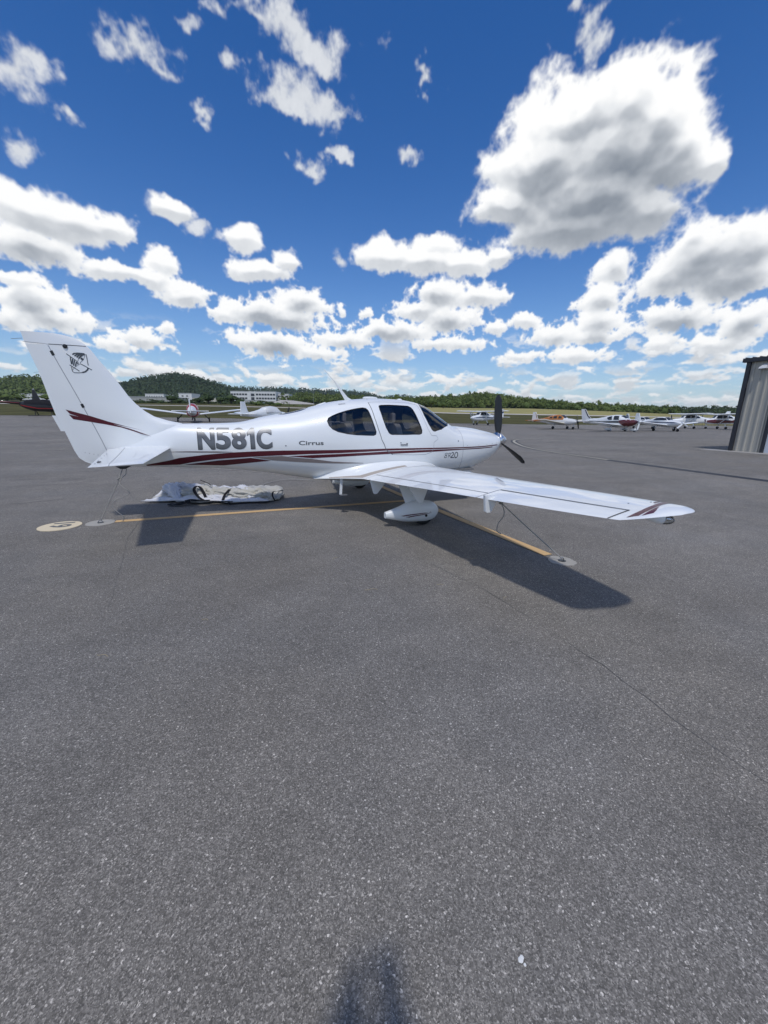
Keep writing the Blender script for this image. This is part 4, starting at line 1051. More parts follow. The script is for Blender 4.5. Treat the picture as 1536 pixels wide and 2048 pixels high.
for p in (arc3[0], arc3[-1]): b.lathe([(-.025,.04),(.025,.045),(.035,.02)], p, (0, 1, 0), 14)
b.build('headset', BLACK, plane, smooth=True)

# ================================================================== ropes, cover, hangar
def rope(pts, name, label, r=.008, knots=(), parent_group='tie-down ropes holding the airplane'):
    P = smooth_line([tuple(p) for p in pts], 5); o = MB().tube(P, r, 7).build(name, ROPE, smooth=True)
    tag(o, label, 'rope', parent_group)
    for kx in knots:
        b = MB(); q = Vector(kx)
        b.tube([q + Vector((.018*math.cos(t), .014*math.sin(2*t), .018*math.sin(t))) for t in (2*math.pi*k/14 for k in range(15))], r*1.2, 6); b.build('knot', ROPE, o, smooth=True)
    return o
rope([(-7.06,.0,.83),(-7.10,-.02,.74),(-7.13,-.03,.66),(-7.20,-.02,.52),(-7.33,-.01,.27),(-7.45,0,.04)], 'rope', 'grey tie-down rope running from the tail skid to the anchor', .007, [(-7.125,-.03,.665)])
rope([(-7.02,.02,.83),(-7.04,.0,.73),(-7.12,-.03,.66),(-7.11,-.06,.58),(-7.00,-.10,.47),(-7.06,-.11,.42),(-7.20,-.12,.36),(-7.24,-.12,.27),(-7.18,-.12,.17),(-7.12,-.10,.09),(-7.15,-.06,.02)], 'rope', 'slack grey rope end hanging in a curl from the tail knot', .0055)
WR = Vector(wing_pt(3.05, .40, False, -1))
K1 = WR + (Vector((-1.93,-3.66,.03)) - WR)*.13 + Vector((0, 0, -.01))
rope([WR + Vector((0,0,.01)), K1, WR*.5 + Vector((-1.93,-3.66,.03))*.5 + Vector((0,0,-.015)), (-1.93,-3.66,.03)], 'rope', 'taut grey rope from under the near wing to the anchor', .007, [K1, K1*.96 + Vector((-1.93,-3.66,.03))*.04])
rope([K1, K1 + Vector((.05,-.02,-.07)), K1 + Vector((.06,-.05,-.18)), K1 + Vector((-.02,-.06,-.27)), K1 + Vector((-.05,-.08,-.36)), K1 + Vector((.0,-.10,-.40))], 'rope', 'short loose rope end dangling under the near wing', .006)
WL = Vector(wing_pt(3.05, .40, False, 1))
rope([WL, WL*.5 + Vector((-2.32,3.55,.03))*.5, (-2.32,3.55,.03)], 'rope', 'grey rope from under the far wing to the anchor beyond', .007)
rope([(-3.6,2.9,.02),(-4.2,3.2,.03),(-4.7,2.9,.02),(-4.9,2.5,.03)], 'rope', 'dark loose rope lying on the asphalt beyond the fuselage', .008)

# crumpled cover
def fabric(name, col, tr=.0):
    m, g, b = new_mat(name); pos = g.n.new('ShaderNodeNewGeometry').outputs['Position']; n = g.noise(pos, 5, 5, .6)
    g.l.new(g.mix(n, tuple(q*.86 for q in col) + (1,), tuple(min(1, q*1.1) for q in col) + (1,)), b.inputs['Base Color']); b.inputs['Roughness'].default_value = .8
    if col[0] > .1: b.inputs['Sheen Weight'].default_value = .2
    else: b.inputs['Specular IOR Level'].default_value = .1
    bp = g.n.new('ShaderNodeBump'); bp.inputs['Strength'].default_value = .35; bp.inputs['Distance'].default_value = .01
    g.l.new(g.noise(pos, 22, 5, .6, .8), bp.inputs['Height']); g.l.new(bp.outputs[0], b.inputs['Normal'])
    return m
CLW = fabric('white_cover_cloth', (.66, .665, .70)); CLB = fabric('beige_cover_cloth', (.50, .485, .44)); STRAP = fabric('black_strap', (.018, .018, .02))
cover = empty('airplane_cover', (-5.75, 1.15, 0)); tag(cover, 'crumpled white and beige cloth airplane cover with black straps on the asphalt under the fuselage', 'cover')
def cloth(name, outline, base, amp, freq, seed, mat, axis, lift=.01, ridge=None, thick=.012):
    """a rumpled sheet: folds run along the axis, the rim lies on the ground"""
    poly = smooth_line(outline + [outline[0]], 4)[:-1]; xs = [p[0] for p in poly]; ys = [p[1] for p in poly]
    V = [Vector(p) for p in poly]; n0 = len(V); E_ = [(i, (i+1) % n0) for i in range(n0)]
    st = .035; rs = random.Random(seed)
    for x in np.arange(min(xs), max(xs), st):
        for y in np.arange(min(ys), max(ys), st):
            q = (x + rs.uniform(-.012, .012), y + rs.uniform(-.012, .012))
            if inside(poly, *q) and min((q[0]-p[0])**2 + (q[1]-p[1])**2 for p in poly) > .0004: V.append(Vector(q))
    r = delaunay_2d_cdt(V, E_, [], 1, 1e-6); P = np.array([(v.x, v.y) for v in r[0]]); ca, sa = math.cos(axis), math.sin(axis)
    u = P[:, 0]*ca + P[:, 1]*sa; v = -P[:, 0]*sa + P[:, 1]*ca
    w3 = np.stack([u*1.2, v*1.2, 0*u + seed], -1); wv = fbm(w3, 1.6, 3, .5, seed)
    f1 = 1 - np.abs(2*perlin(np.stack([u*freq*.35, v*freq + wv*1.2, 0*u + seed*1.7], -1).astype(np.float32)))
    f2 = 1 - np.abs(2*perlin(np.stack([u*freq*1.1 + 5, v*freq*1.6 + wv*2, 0*u + seed*2.3], -1).astype(np.float32)))
    d = np.array([min(math.hypot(p[0]-q[0], p[1]-q[1]) for q in poly) for p in P]); rim = np.clip(d/.12, 0, 1)**.6
    z = lift + base*rim + amp*(.58*f1 + .42*f2)*(.3 + .7*rim)
    if ridge is not None:
        for (cx, cy, rx, ry, h) in ridge:
            z = z + h*np.exp(-((P[:, 0]-cx)/rx)**2 - ((P[:, 1]-cy)/ry)**2)
    b = MB(); b.add([(p[0] + .75*5.75*0, p[1], max(.008, zz)) for p, zz in zip(P, z)], [tuple(f) for f in r[2]])
    o = b.build(name, mat, smooth=True); 
    for q in o.data.vertices: q.co.x += 5.75; q.co.y -= 1.15
    o.parent = cover
    md = o.modifiers.new('thickness', 'SOLIDIFY'); md.thickness = thick; md.offset = -1
    return o
cloth('cover_sheet', [(-7.02,1.55),(-6.78,1.95),(-6.45,2.05),(-6.1,1.90),(-5.6,1.62),(-5.2,1.42),(-4.82,1.42),(-4.60,1.28),(-4.80,.72),(-5.25,.82),(-5.7,.95),(-6.2,1.15),(-6.6,1.32)], .02, .10, 4.6, 3, CLB, R(-18))
cloth('cover_edge', [(-7.16,1.34),(-6.85,1.46),(-6.5,1.26),(-6.15,1.16),(-5.9,1.00),(-5.55,.94),(-5.2,.84),(-4.95,.76),(-4.93,.60),(-5.25,.71),(-5.6,.73),(-5.85,.90),(-6.2,.96),(-6.5,1.15),(-6.85,1.29)], .015, .09, 7.0, 8, CLW, R(-20), lift=.02)
if 0: cloth('cover_hood', [(-6.85,1.75),(-6.70,2.02),(-6.40,2.12),(-6.05,1.98),(-5.85,1.80),(-6.1,1.66),(-6.5,1.62)], .05, .17, 6.0, 12, CLW, R(-18), lift=.10, ridge=[(-6.6,1.86,.18,.10,.10)])
cloth('cover_flap', [(-5.55,1.30),(-5.2,1.50),(-4.85,1.55),(-4.55,1.42),(-4.62,1.18),(-5.0,1.12),(-5.35,1.15)], .05, .11, 5.5, 21, CLB, R(10), lift=.08)
def roll(name, P, rad, flat, seed, mat, crease=.34):
    """a bunched length of cloth: a creased, sagging roll that rests on the ground"""
    P = smooth_line(P, 12); n = len(P); rings = []; m_ = 44
    rr = np.interp(np.linspace(0, 1, n), np.linspace(0, 1, len(rad)), rad); L = 0.0
    for i, p in enumerate(P):
        q, s_ = np.array(P[max(0, i-1)]), np.array(P[min(n-1, i+1)]); t = s_ - q; t /= np.linalg.norm(t) + 1e-9
        if i: L += float(np.linalg.norm(np.array(P[i]) - np.array(P[i-1])))
        side = np.array([-t[1], t[0], 0]); side /= np.linalg.norm(side) + 1e-9; upv = np.array([0, 0, 1.0])
        a = np.arange(m_)/m_*2*np.pi
        smp = np.stack([np.cos(a)*1.1 + seed, np.sin(a)*1.1 + L*1.3, np.full(m_, L*2.6 + seed)], -1)
        w_ = perlin((smp*1.3 + 9).astype(np.float32)); smp[:, 2] += w_*.9
        c = 1 - np.abs(2.4*perlin((smp*np.array([1.7, 1.7, 1.0])).astype(np.float32))); c2 = 1 - np.abs(2.4*perlin((smp*np.array([3.6, 3.6, 2.6]) + 4).astype(np.float32)))
        r_ = rr[i]*(1 - crease*.85 + crease*(c*.85 + c2*.55))
        ring = [np.array(p) + side*math.cos(q_)*r_[k]*1.25 + upv*math.sin(q_)*r_[k]*flat for k, q_ in enumerate(a)]
        rings.append([(v[0] + 5.75, v[1] - 1.15, max(.008, v[2])) for v in ring])
    return MB().loft(rings).build(name, mat, cover, smooth=True)
roll('cover_roll', [(-6.98,1.62,.02),(-6.80,1.72,.10),(-6.60,1.78,.17),(-6.35,1.72,.15),(-6.0,1.55,.14),(-5.6,1.42,.12),(-5.2,1.35,.09),(-4.85,1.30,.05)], [.03,.08,.13,.12,.11,.10,.09,.05], .85, 3.3, CLW, .85)
roll('cover_roll', [(-6.72,1.46,.03),(-6.50,1.50,.11),(-6.2,1.42,.13),(-5.8,1.26,.13),(-5.4,1.14,.12),(-5.0,1.05,.11),(-4.72,.98,.06)], [.03,.10,.12,.11,.12,.13,.05], .85, 7.1, CLB, .85)
roll('cover_roll', [(-6.55,1.26,.02),(-6.3,1.24,.07),(-6.0,1.12,.07),(-5.7,1.02,.06),(-5.4,.96,.04)], [.02,.08,.09,.07,.03], .7, 12.9, CLW, .9)
roll('cover_roll', [(-5.5,1.05,.03),(-5.2,.98,.08),(-4.95,.90,.10),(-4.78,.80,.05)], [.03,.10,.13,.05], .7, 21.4, CLB, .9)
roll('cover_fold', [(-6.80,1.98,.03),(-6.72,1.74,.20),(-6.58,1.46,.16),(-6.50,1.22,.03)], [.03,.09,.09,.03], .9, 5.5, CLW, .9)
roll('cover_fold', [(-6.12,1.74,.05),(-6.05,1.50,.22),(-5.92,1.22,.15),(-5.86,.98,.03)], [.03,.075,.07,.03], .9, 15.5, CLB, .9)
roll('cover_fold', [(-5.50,1.52,.04),(-5.38,1.26,.20),(-5.22,1.02,.14),(-5.20,.80,.03)], [.03,.07,.07,.02], .9, 25.5, CLW, .9)
roll('cover_fold', [(-4.95,1.46,.03),(-4.74,1.28,.10),(-4.66,1.06,.10),(-4.74,.82,.04)], [.02,.06,.06,.03], .8, 35.5, CLB, .8)
def strap(P, w=.055):
    P = [(x, y - .10, z + .035) for x, y, z in P]
    o = MB(); V = []; P = smooth_line(P, 5)
    for i, p in enumerate(P):
        t = Vector(P[min(i+1, len(P)-1)]) - Vector(P[max(0, i-1)]); t.normalize(); s = t.cross(Vector((0, 0, 1))); s = s.normalized() if s.length > .01 else Vector((1, 0, 0))
        q = Vector(p); V += [q + s*w/2, q - s*w/2, q - s*w/2 - Vector((0, 0, .006)), q + s*w/2 - Vector((0, 0, .006))]
    o.loft([V[4*i:4*i+4] for i in range(len(P))]); r = o.build('strap', STRAP, smooth=False)
    for q in r.data.vertices: q.co.x += 5.75; q.co.y -= 1.15
    r.parent = cover
strap([(-6.50,1.02,.02),(-6.42,.93,.02),(-6.30,.98,.03),(-6.36,1.06,.05),(-6.25,1.02,.04),(-6.0,.94,.04),(-5.75,.86,.03),(-5.55,.80,.03)])
strap([(-6.02,1.10,.08),(-6.10,1.30,.22),(-6.18,1.36,.26),(-6.22,1.24,.20),(-6.14,1.06,.10),(-6.05,.98,.05)])
strap([(-5.72,.90,.05),(-5.68,1.05,.12),(-5.62,1.16,.17),(-5.58,1.25,.2)], .05)
strap([(-5.62,.82,.02),(-5.60,.66,.015),(-5.50,.62,.015),(-5.2,.60,.02),(-4.9,.62,.03)], .03)
strap([(-6.55,1.02,.0),(-6.47,.95,.0),(-6.36,.98,.02),(-6.30,1.06,.06),(-6.22,1.02,.06),(-6.1,.98,.05),(-5.95,.95,.05)], .075)
strap([(-6.58,1.10,.0),(-6.64,1.02,.0),(-6.58,.96,.0),(-6.48,.99,.0),(-6.40,1.05,.02)], .05)
strap([(-4.80,.66,.03),(-4.83,.76,.10),(-4.80,.86,.16),(-4.70,1.05,.13),(-4.58,1.18,.12)], .03)
strap([(-6.12,1.62,.33),(-6.0,1.46,.30),(-5.92,1.36,.26)], .02)

# hangar at the right edge
SIDING = paint('grey_siding', (.44, .42, .365), .5, var=.05); TRIM = paint('dark_trim', (.026, .028, .036), .4, var=.1); DOORW = paint('white_door_metal', (.62, .66, .72), .4, var=.05)
hang = empty('hangar', (19.73, 6.22, 0)); tag(hang, 'grey ribbed metal hangar with dark trim and a white door', 'hangar')
def hbox(name, c, d, mat, parent=hang, bev=0):
    b = MB(); b.box((c[0]-19.73, c[1]-6.22, c[2]), d); return b.build(name, mat, parent, bevel=bev)
H = 4.56
core = hbox('wall', (27.0, -.5, H/2 - .1), (14.3, 13.3, H), SIDING)
sp = MB()
for k in range(18):                       # siding pans with a raised rib, front wall up to the door
    pass
def siding_panel(y0, y1, z0, z1):
    b = MB(); x = 19.78; w = abs(y1-y0); c = (y0+y1)/2
    pr = [(c+w/2, 0), (c+.055, 0), (c+.025, .048), (c-.025, .048), (c-.055, 0), (c-w/2, 0)]
    b.loft([[(x - d - 19.73, y - 6.22, z) for y, d in pr] + [(x + .02 - 19.73, y - 6.22, z) for y, d in reversed(pr)] for z in (z0, z1)])
    b.build('siding_panel', SIDING, hang)
y = 6.06
for k in range(4): siding_panel(y, y-.298, .02, H - .02); y -= .30
hbox('door_jamb', (19.74, 4.80, H/2), (.12, .12, H - .06), TRIM)
for k, (z0, z1) in enumerate(((.03, 1.02), (1.04, 2.1), (2.12, 3.2), (3.22, 4.0))): hbox('door_panel', (19.80, 1.30, (z0+z1)/2), (.05, 6.86, z1-z0), DOORW, bev=.01)
hbox('lintel', (19.77, 1.30, 4.27), (.08, 6.86, .5), SIDING)
hbox('door_jamb', (19.74, -2.20, H/2), (.12, .12, H - .06), TRIM)
y = -2.28
for k in range(16): siding_panel(y, y-.298, .02, H - .02); y -= .30
hbox('corner_trim', (19.73, 6.15, H/2), (.14, .17, H), TRIM)
hbox('corner_trim', (19.73, -7.15, H/2), (.14, .17, H), TRIM)
hbox('eave_trim', (19.70, -.45, H + .075), (.24, 13.7, .20), TRIM, bev=.01)
b = MB(); 
for k in range(45):
    yy = 6.3 - k*.30; b.box((7.2-.0, yy-6.22, H + .2), (14.6, .05, .04))
rb = b.build('roof_rib', TRIM, hang); rb['kind'] = 'stuff'
hbox('roof', (27.0, -.45, H + .12), (14.6, 13.7, .10), TRIM)
lamp = empty('wall_lamp', (0, 0, 0)); lamp.parent = hang
b = MB(); b.loft([[(-.02, -.78-w, 4.16+z), (-.02-d, -.78-w, 4.16+z*.8), (-.02-d, -.78+w, 4.16+z*.8), (-.02, -.78+w, 4.16+z)] for z, d, w in ((0,.26,.16),(.10,.22,.14),(.24,.04,.10))]); b.build('housing', WHITE2, lamp, bevel=.01)
MB().box((-.20, -.78, 4.13), (.16, .24, .03)).build('lens', CLEAR, lamp)
pad = MB(); pad.add([(19.72-.75, 7.2, .03), (19.72-.55, -9, .03), (19.9, -9, .03), (19.9, 7.2, .03), (18.95, 7.2, -.1), (19.15, -9, -.1)], [(0,1,2,3), (0,4,5,1)])
tag(pad.build('concrete_pad', paint('pad_concrete', (.36, .34, .31), .9, var=.12)), kind='structure')

# ================================================================== woods, hills, buildings
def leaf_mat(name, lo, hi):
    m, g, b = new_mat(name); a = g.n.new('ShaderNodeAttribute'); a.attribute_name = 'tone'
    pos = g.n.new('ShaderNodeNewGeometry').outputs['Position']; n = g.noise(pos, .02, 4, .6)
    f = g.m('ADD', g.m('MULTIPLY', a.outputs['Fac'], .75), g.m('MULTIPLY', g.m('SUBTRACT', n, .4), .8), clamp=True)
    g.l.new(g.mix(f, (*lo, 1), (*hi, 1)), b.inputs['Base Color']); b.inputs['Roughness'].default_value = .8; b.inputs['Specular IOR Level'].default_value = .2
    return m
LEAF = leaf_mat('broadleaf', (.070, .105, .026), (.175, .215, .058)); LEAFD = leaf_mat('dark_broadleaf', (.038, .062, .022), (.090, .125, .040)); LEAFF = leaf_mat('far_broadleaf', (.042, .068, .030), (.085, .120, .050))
BARK = paint('bark', (.09, .075, .06), .9, var=.2)
def crown_shape(nq, seed):
    """leaf clumps spread through a lumpy crown of radius 1 standing on z = 0 (height about 2)"""
    rs = np.random.RandomState(seed); k = 7
    cen = rs.normal(size=(k, 3))*[.42, .42, .36]; cen[:, 2] += 1.0; rad = rs.uniform(.38, .62, k)
    V = []; 
    for q in range(nq):
        i = rs.randint(k); d = rs.normal(size=3); d /= np.linalg.norm(d); d[2] = abs(d[2])*.9 - .25*(rs.rand() < .35)
        p = cen[i] + d*rad[i]*rs.uniform(.72, 1.05)
        nn = d + rs.normal(size=3)*.30 + [0, 0, .15]; nn /= np.linalg.norm(nn); a = np.cross(nn, rs.normal(size=3)); a /= np.linalg.norm(a); bb = np.cross(nn, a)
        s = rs.uniform(.10, .22)*(60/nq)**.38*1.35
        V += [p + a*s, p + bb*s*rs.uniform(.6, 1.1), p - a*s*rs.uniform(.7, 1.1), p - bb*s]
    V = np.array(V); V[:, 2] = np.maximum(V[:, 2], .05)
    return V
def core_shape():
    bm = bmesh.new(); bmesh.ops.create_icosphere(bm, subdivisions=1, radius=1); V = np.array([v.co[:] for v in bm.verts]); F = np.array([[v.index for v in f.verts] for f in bm.faces]); bm.free()
    return V*[.62, .62, .62] + [0, 0, .9], F
CORE_V, CORE_F = core_shape()
CROWNS = {n: [crown_shape(n, 10*n + s) for s in range(5)] for n in (36, 70, 150, 280)}
def wood(name, label, mat, pts, nq, kind='stuff', group=None, cat=None, parent=None):
    """many crowns joined as one mass: pts = (x, y, z, radius, height)"""
    rs = np.random.RandomState(len(pts)); VV = []; T = []; FQ = []; FT = []; o = 0; tq = []; 
    for (x, y, z, r, h) in pts:
        c = CROWNS[nq][rs.randint(5)]; a = rs.rand()*6.28; ca, sa = math.cos(a), math.sin(a); sx_, sy_ = r*rs.uniform(.9, 1.15), r*rs.uniform(.9, 1.15)
        P = np.stack([(c[:, 0]*ca - c[:, 1]*sa)*sx_ + x, (c[:, 0]*sa + c[:, 1]*ca)*sy_ + y, c[:, 2]*h/2 + z], -1)
        t = rs.rand(); n4 = len(c)//4; VV.append(P); T.append(np.repeat(np.clip(t*.6 + rs.rand(n4)*.45, 0, 1), 4))
        FQ.append(np.arange(len(c)).reshape(-1, 4) + o); o += len(c)
        Q = np.stack([CORE_V[:, 0]*sx_ + x, CORE_V[:, 1]*sy_ + y, CORE_V[:, 2]*h/2*1.0 + z], -1); VV.append(Q); T.append(np.full(len(Q), t*.5)); FT.append(CORE_F + o); o += len(Q)
    V = np.concatenate(VV); Q = np.concatenate(FQ); Tr = np.concatenate(FT); tone = np.concatenate(T)
    me = bpy.data.meshes.new(name); me.vertices.add(len(V)); me.vertices.foreach_set('co', V.astype(np.float32).ravel())
    nl = Q.size + Tr.size; me.loops.add(nl); me.loops.foreach_set('vertex_index', np.concatenate([Q.ravel(), Tr.ravel()]).astype(np.int32))
    npoly = len(Q) + len(Tr); me.polygons.add(npoly); me.polygons.foreach_set('loop_start', np.concatenate([np.arange(len(Q))*4, Q.size + np.arange(len(Tr))*3]).astype(np.int32))
    me.update(calc_edges=True); me.materials.append(mat)
    at_ = me.attributes.new('tone', 'FLOAT', 'POINT'); at_.data.foreach_set('value', tone.astype(np.float32))
    ob = bpy.data.objects.new(name, me); COL.objects.link(ob)
    if parent is not None: ob.parent = parent
    return tag(ob, label, cat, group, kind)
def hillside(name, label, prof, base, d0, d1, th, nq, mat, spacing, seed, gmat=None, jit=.16):
    """a wooded slope: prof = skyline (px, py), base = foot (px, py); d0, d1 depths of foot and ridge"""
    px = [p[0] for p in prof]; py = [p[1] for p in prof]; bx_ = [p[0] for p in base]; by_ = [p[1] for p in base]
    rs = random.Random(seed)
    def pos(x, u):
        d = d0 + (d1-d0)*u; yb = np.interp(x, bx_, by_); yr = np.interp(x, px, py) + th*.92*FPX/d1; y = yb + (yr-yb)*u**.85
        return at(x, y, d)
    xs = np.linspace(px[0], px[-1], 60); us = np.linspace(0, 1, 10); V = []; F = []
    for x in xs:
        for u in us: V.append(pos(x, u))
        e = pos(x, 1); V.append(e + FW*np.array([1, 1, 0])*(d1-d0)*.8 + np.array([0, 0, -.35*(d1-d0)*.5 - 6]))
    k = len(us) + 1
    for i in range(len(xs)-1):
        for j in range(k-1): F.append((i*k+j, i*k+j+1, (i+1)*k+j+1, (i+1)*k+j))
    b = MB(); b.add(V, F); o = b.build('hill', gmat or HILLG, smooth=True); tag(o, kind='structure')
    pts = []; w = (px[-1]-px[0])/FPX*(d0+d1)/2; n = int(w*abs(d1-d0)/spacing**2)
    for _ in range(n):
        x = rs.uniform(px[0], px[-1]); u = rs.random()**.8; p = pos(x, u); r = th*.42*rs.uniform(.75, 1.3); pts.append((p[0], p[1], p[2] - th*.12, r, th*rs.uniform(1-jit, 1+jit)))
    for x in np.arange(px[0], px[-1], spacing*.6/d1*FPX):      # the trees that draw the skyline
        p = pos(x, 1); pts.append((p[0], p[1], p[2] - th*.15, th*.42*rs.uniform(.75, 1.25), th*rs.uniform(1-jit, 1+jit)))
    wood(name, label, mat, pts, nq)
HILLG = paint('hill_ground', (.035, .045, .018), 1.0, var=.3, scale=.02, spec=.1)
BASE_L = [(-700, 805), (0, 804), (110, 805), (300, 808), (450, 808), (560, 810), (900, 818)]
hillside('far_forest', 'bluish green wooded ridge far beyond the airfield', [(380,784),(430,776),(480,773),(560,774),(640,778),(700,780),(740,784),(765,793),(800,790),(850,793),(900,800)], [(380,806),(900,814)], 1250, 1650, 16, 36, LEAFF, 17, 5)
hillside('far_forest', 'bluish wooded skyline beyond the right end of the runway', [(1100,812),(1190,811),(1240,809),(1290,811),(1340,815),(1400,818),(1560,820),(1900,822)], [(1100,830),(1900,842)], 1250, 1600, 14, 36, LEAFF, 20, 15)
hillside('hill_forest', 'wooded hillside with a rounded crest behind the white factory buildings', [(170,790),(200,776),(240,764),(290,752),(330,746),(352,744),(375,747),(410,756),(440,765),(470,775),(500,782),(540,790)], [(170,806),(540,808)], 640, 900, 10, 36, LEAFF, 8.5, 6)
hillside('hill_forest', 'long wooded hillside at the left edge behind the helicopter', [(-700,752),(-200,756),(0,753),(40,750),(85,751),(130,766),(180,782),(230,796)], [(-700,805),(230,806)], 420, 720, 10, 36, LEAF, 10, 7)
hillside('forest', 'bright green wood rising beyond the yellow field', [(770,802),(800,799),(830,796),(870,792),(905,788),(945,784),(985,784),(1010,787),(1050,795),(1100,801),(1150,806),(1200,811),(1260,813),(1320,815),(1350,820)], [(770,812),(850,816),(900,818),(950,818),(1050,820),(1150,823),(1200,826),(1300,831),(1350,833)], 310, 420, 9, 280, LEAF, 6.0, 8)
hillside('forest', 'dark wood behind the field near the hangar', [(1290,818),(1330,818),(1380,815),(1430,814),(1480,813),(1600,813),(1900,815)], [(1290,831),(1380,832),(1480,834),(1900,840)], 480, 560, 10, 150, LEAFD, 8, 9)
hillside('forest', 'green wood on the slope between the white building and the cabin roof', [(560,790),(600,787),(640,786),(690,790),(730,793),(800,801)], [(560,806),(650,808),(730,812),(800,814)], 420, 520, 9, 150, LEAF, 7.5, 19)
# single trees and bushes in front of the buildings
TREEPROTO = {}
def tree(px, py, depth, r, h, mat, label, name='tree', trunk=True, group=None):
    p = at(px, py, depth); root = empty(name, p); tag(root, label, 'bush' if name == 'bush' else 'tree', group)
    key = (mat.name, rnd.randint(0, 3), trunk)
    if key not in TREEPROTO:
        c = wood('crown', None, mat, [(0, 0, .35 if trunk else 0, 1, 2.0)], 280, None); COL.objects.unlink(c)
        t = None
        if trunk:
            b = MB(); b.tube([(0,0,-.3),(.02,.01,.3),(.0,.03,.7),(-.03,.0,1.1)], [.09,.07,.05,.02], 8)
            b.tube([(0,.01,.35),(.2,.12,.7),(.35,.2,.95)], [.04,.03,.012], 6); b.tube([(0,.01,.4),(-.2,-.1,.75),(-.3,-.2,1.0)], [.04,.03,.012], 6)
            t = b.build('trunk', BARK, None, smooth=True); COL.objects.unlink(t)
        TREEPROTO[key] = (c, t)
    for src in TREEPROTO[key]:
        if src is None: continue
        c = src.copy(); COL.objects.link(c); c.parent = root; c.scale = (r, r, h/2.35 if trunk else h/2)
    root.rotation_euler.z = rnd.random()*6.28
    return root
for i, (px, py, d, r, h, w_) in enumerate(((343,808,230,5.0,6.5,'right of the long grey warehouse'),(360,809,225,3.6,4.2,'beside the tallest of the dark row'),(398,809,235,4.5,5.0,'above the red-covered airplane'),(418,810,230,5.2,7.5,'just right of the red-covered airplane'),(441,810,226,4.4,6.0,'left of the white factory corner'),(463,811,230,5.5,8.0,'below the left corner of the white factory'),(482,812,228,4.2,5.0,'under the factory windows'),
        (513,812,240,3.4,3.2,'low down in front of the factory middle'),(540,813,232,3.8,3.6,'in front of the factory right wing'))):
    tree(px, py, d, r, h, LEAFD, 'dark round tree on the runway edge ' + w_, group='dark trees along the far runway edge')
for i, (px, py, d, r, h, w_) in enumerate(((516,814,215,4.2,4.0,'pale bush below the factory door'),(556,815,215,4.6,3.6,'light green bush before the gravel bank'),(580,816,215,3.5,2.4,'small bush at the foot of the gravel bank'),(600,817,215,3.2,2.6,'small bush at the right end of the gravel bank'))):
    tree(px, py, d, r, h, LEAF, w_, 'bush', False, 'bushes in front of the factory')
hp = []
for i in range(34):
    p = at(262 + i*8 + rnd.uniform(-3, 3), 808 + i*.1, 245 + rnd.uniform(-6, 6)); hp.append((p[0], p[1], p[2] - .3, rnd.uniform(2.2, 3.6), rnd.uniform(2.2, 3.8)))
wood('hedge', 'low dark hedge along the foot of the long grey warehouse', LEAFD, hp, 150, None, None, 'hedge')
for px, py, d, r, h, lb in ((863,817,270,4.6,9,'tall rounded green tree at the left end of the yellow field'),(886,817,262,3.2,5,'brownish tree beside the rounded one at the yellow field'),(1312,832,330,6,7,'broad green tree beyond the parked high-wing airplane'),(1338,833,330,6.5,6.5,'low broad tree at the end of the green wood'),(1279,829,320,5,7.5,'green tree standing before the wood behind the red-nosed airplane')):
    tree(px, py, d, r, h, LEAF, lb)
for px, py, lb in ((15,806,'bushy tree at the left edge behind the helicopter tail boom'),(42,806,'bushy tree above the helicopter rotor mast'),(95,806,'bushy tree between the helicopter and the airplane fin')):
    tree(px, py, 260, 5.0, 7.5, LEAF, lb)

WALLW = paint('factory_white', (.74, .74, .72), .7, var=.04, scale=.3); WALLG = paint('warehouse_grey', (.40, .40, .38), .7, var=.06, scale=.3); ROOFG = paint('roof_grey', (.45, .46, .46), .6, var=.06, scale=.3)
SHADE = paint('window_band', (.05, .055, .065), .25, var=.1)
def facade(name, label, px0, px1, py0, py1, depth, deep, mat, roof=ROOFG, wins=(), cat='building', parapet=.5):
    """a flat-roofed building whose front runs across the view; wins = (rows, columns, x share 0..1, y share, w, h)"""
    a = at(px0, py1, depth); c = at(px1, py1, depth); w = float(np.linalg.norm((c-a)[:2])); h = (py1-py0)/FPX*depth
    rz = math.atan2(c[1]-a[1], c[0]-a[0]); root = empty(name, (a[0], a[1], min(a[2], c[2]) - 1.0), rz); tag(root, label, cat)
    b = MB(); b.box((w/2, deep/2, (h+1)/2), (w, deep, h+1)); b.build('wall', mat, root)
    b = MB(); b.box((w/2, deep/2, h+1.15), (w+.5, deep+.5, .35)); b.build('roof', roof, root)
    for (x, z, ww, hh) in wins:
        b = MB(); b.box((x*w, -.02, 1 + z*h), (ww, .16, hh)); fr = b.build('window', WALLG, root)
        b = MB(); b.box((x*w, -.06, 1 + z*h), (ww-.25, .14, hh-.25)); b.build('pane', SHADE, fr)
    return root, w, h
D0 = 430
wn = []
for r_, z in ((0, .66), (1, .22)):
    for k in range(16):
        x = .03 + k*.062
        if .40 < x < .58: continue
        wn.append((x, z, 2.6, 2.0))
fb, w, h = facade('factory', 'long white two-storey factory with two rows of dark windows below the hill', 462, 552, 783, 800, D0, 22, WALLW, wins=wn)
for x, ww in ((.44, 1.2), (.545, 1.2)):
    b = MB(); b.box((x*w, -.35, 1 + h/2), (ww, .7, h)); b.build('pilaster', WALLW, fb)
b = MB(); b.box((.49*w, -.1, 1 + h*.62), (4.2, .3, 2.6)); b.build('entrance_window', SHADE, fb)
b = MB(); b.box((.49*w, -.1, 1 + h*.18), (3.4, .3, 3.2)); b.build('entrance_door', SHADE, fb)
facade('factory_annex', 'pale lower annex at the right end of the white factory', 553, 578, 788, 800, D0 + 8, 18, WALLW, wins=[(.2,.6,2.5,1.6),(.5,.6,2.5,1.6),(.8,.6,2.5,1.6)])
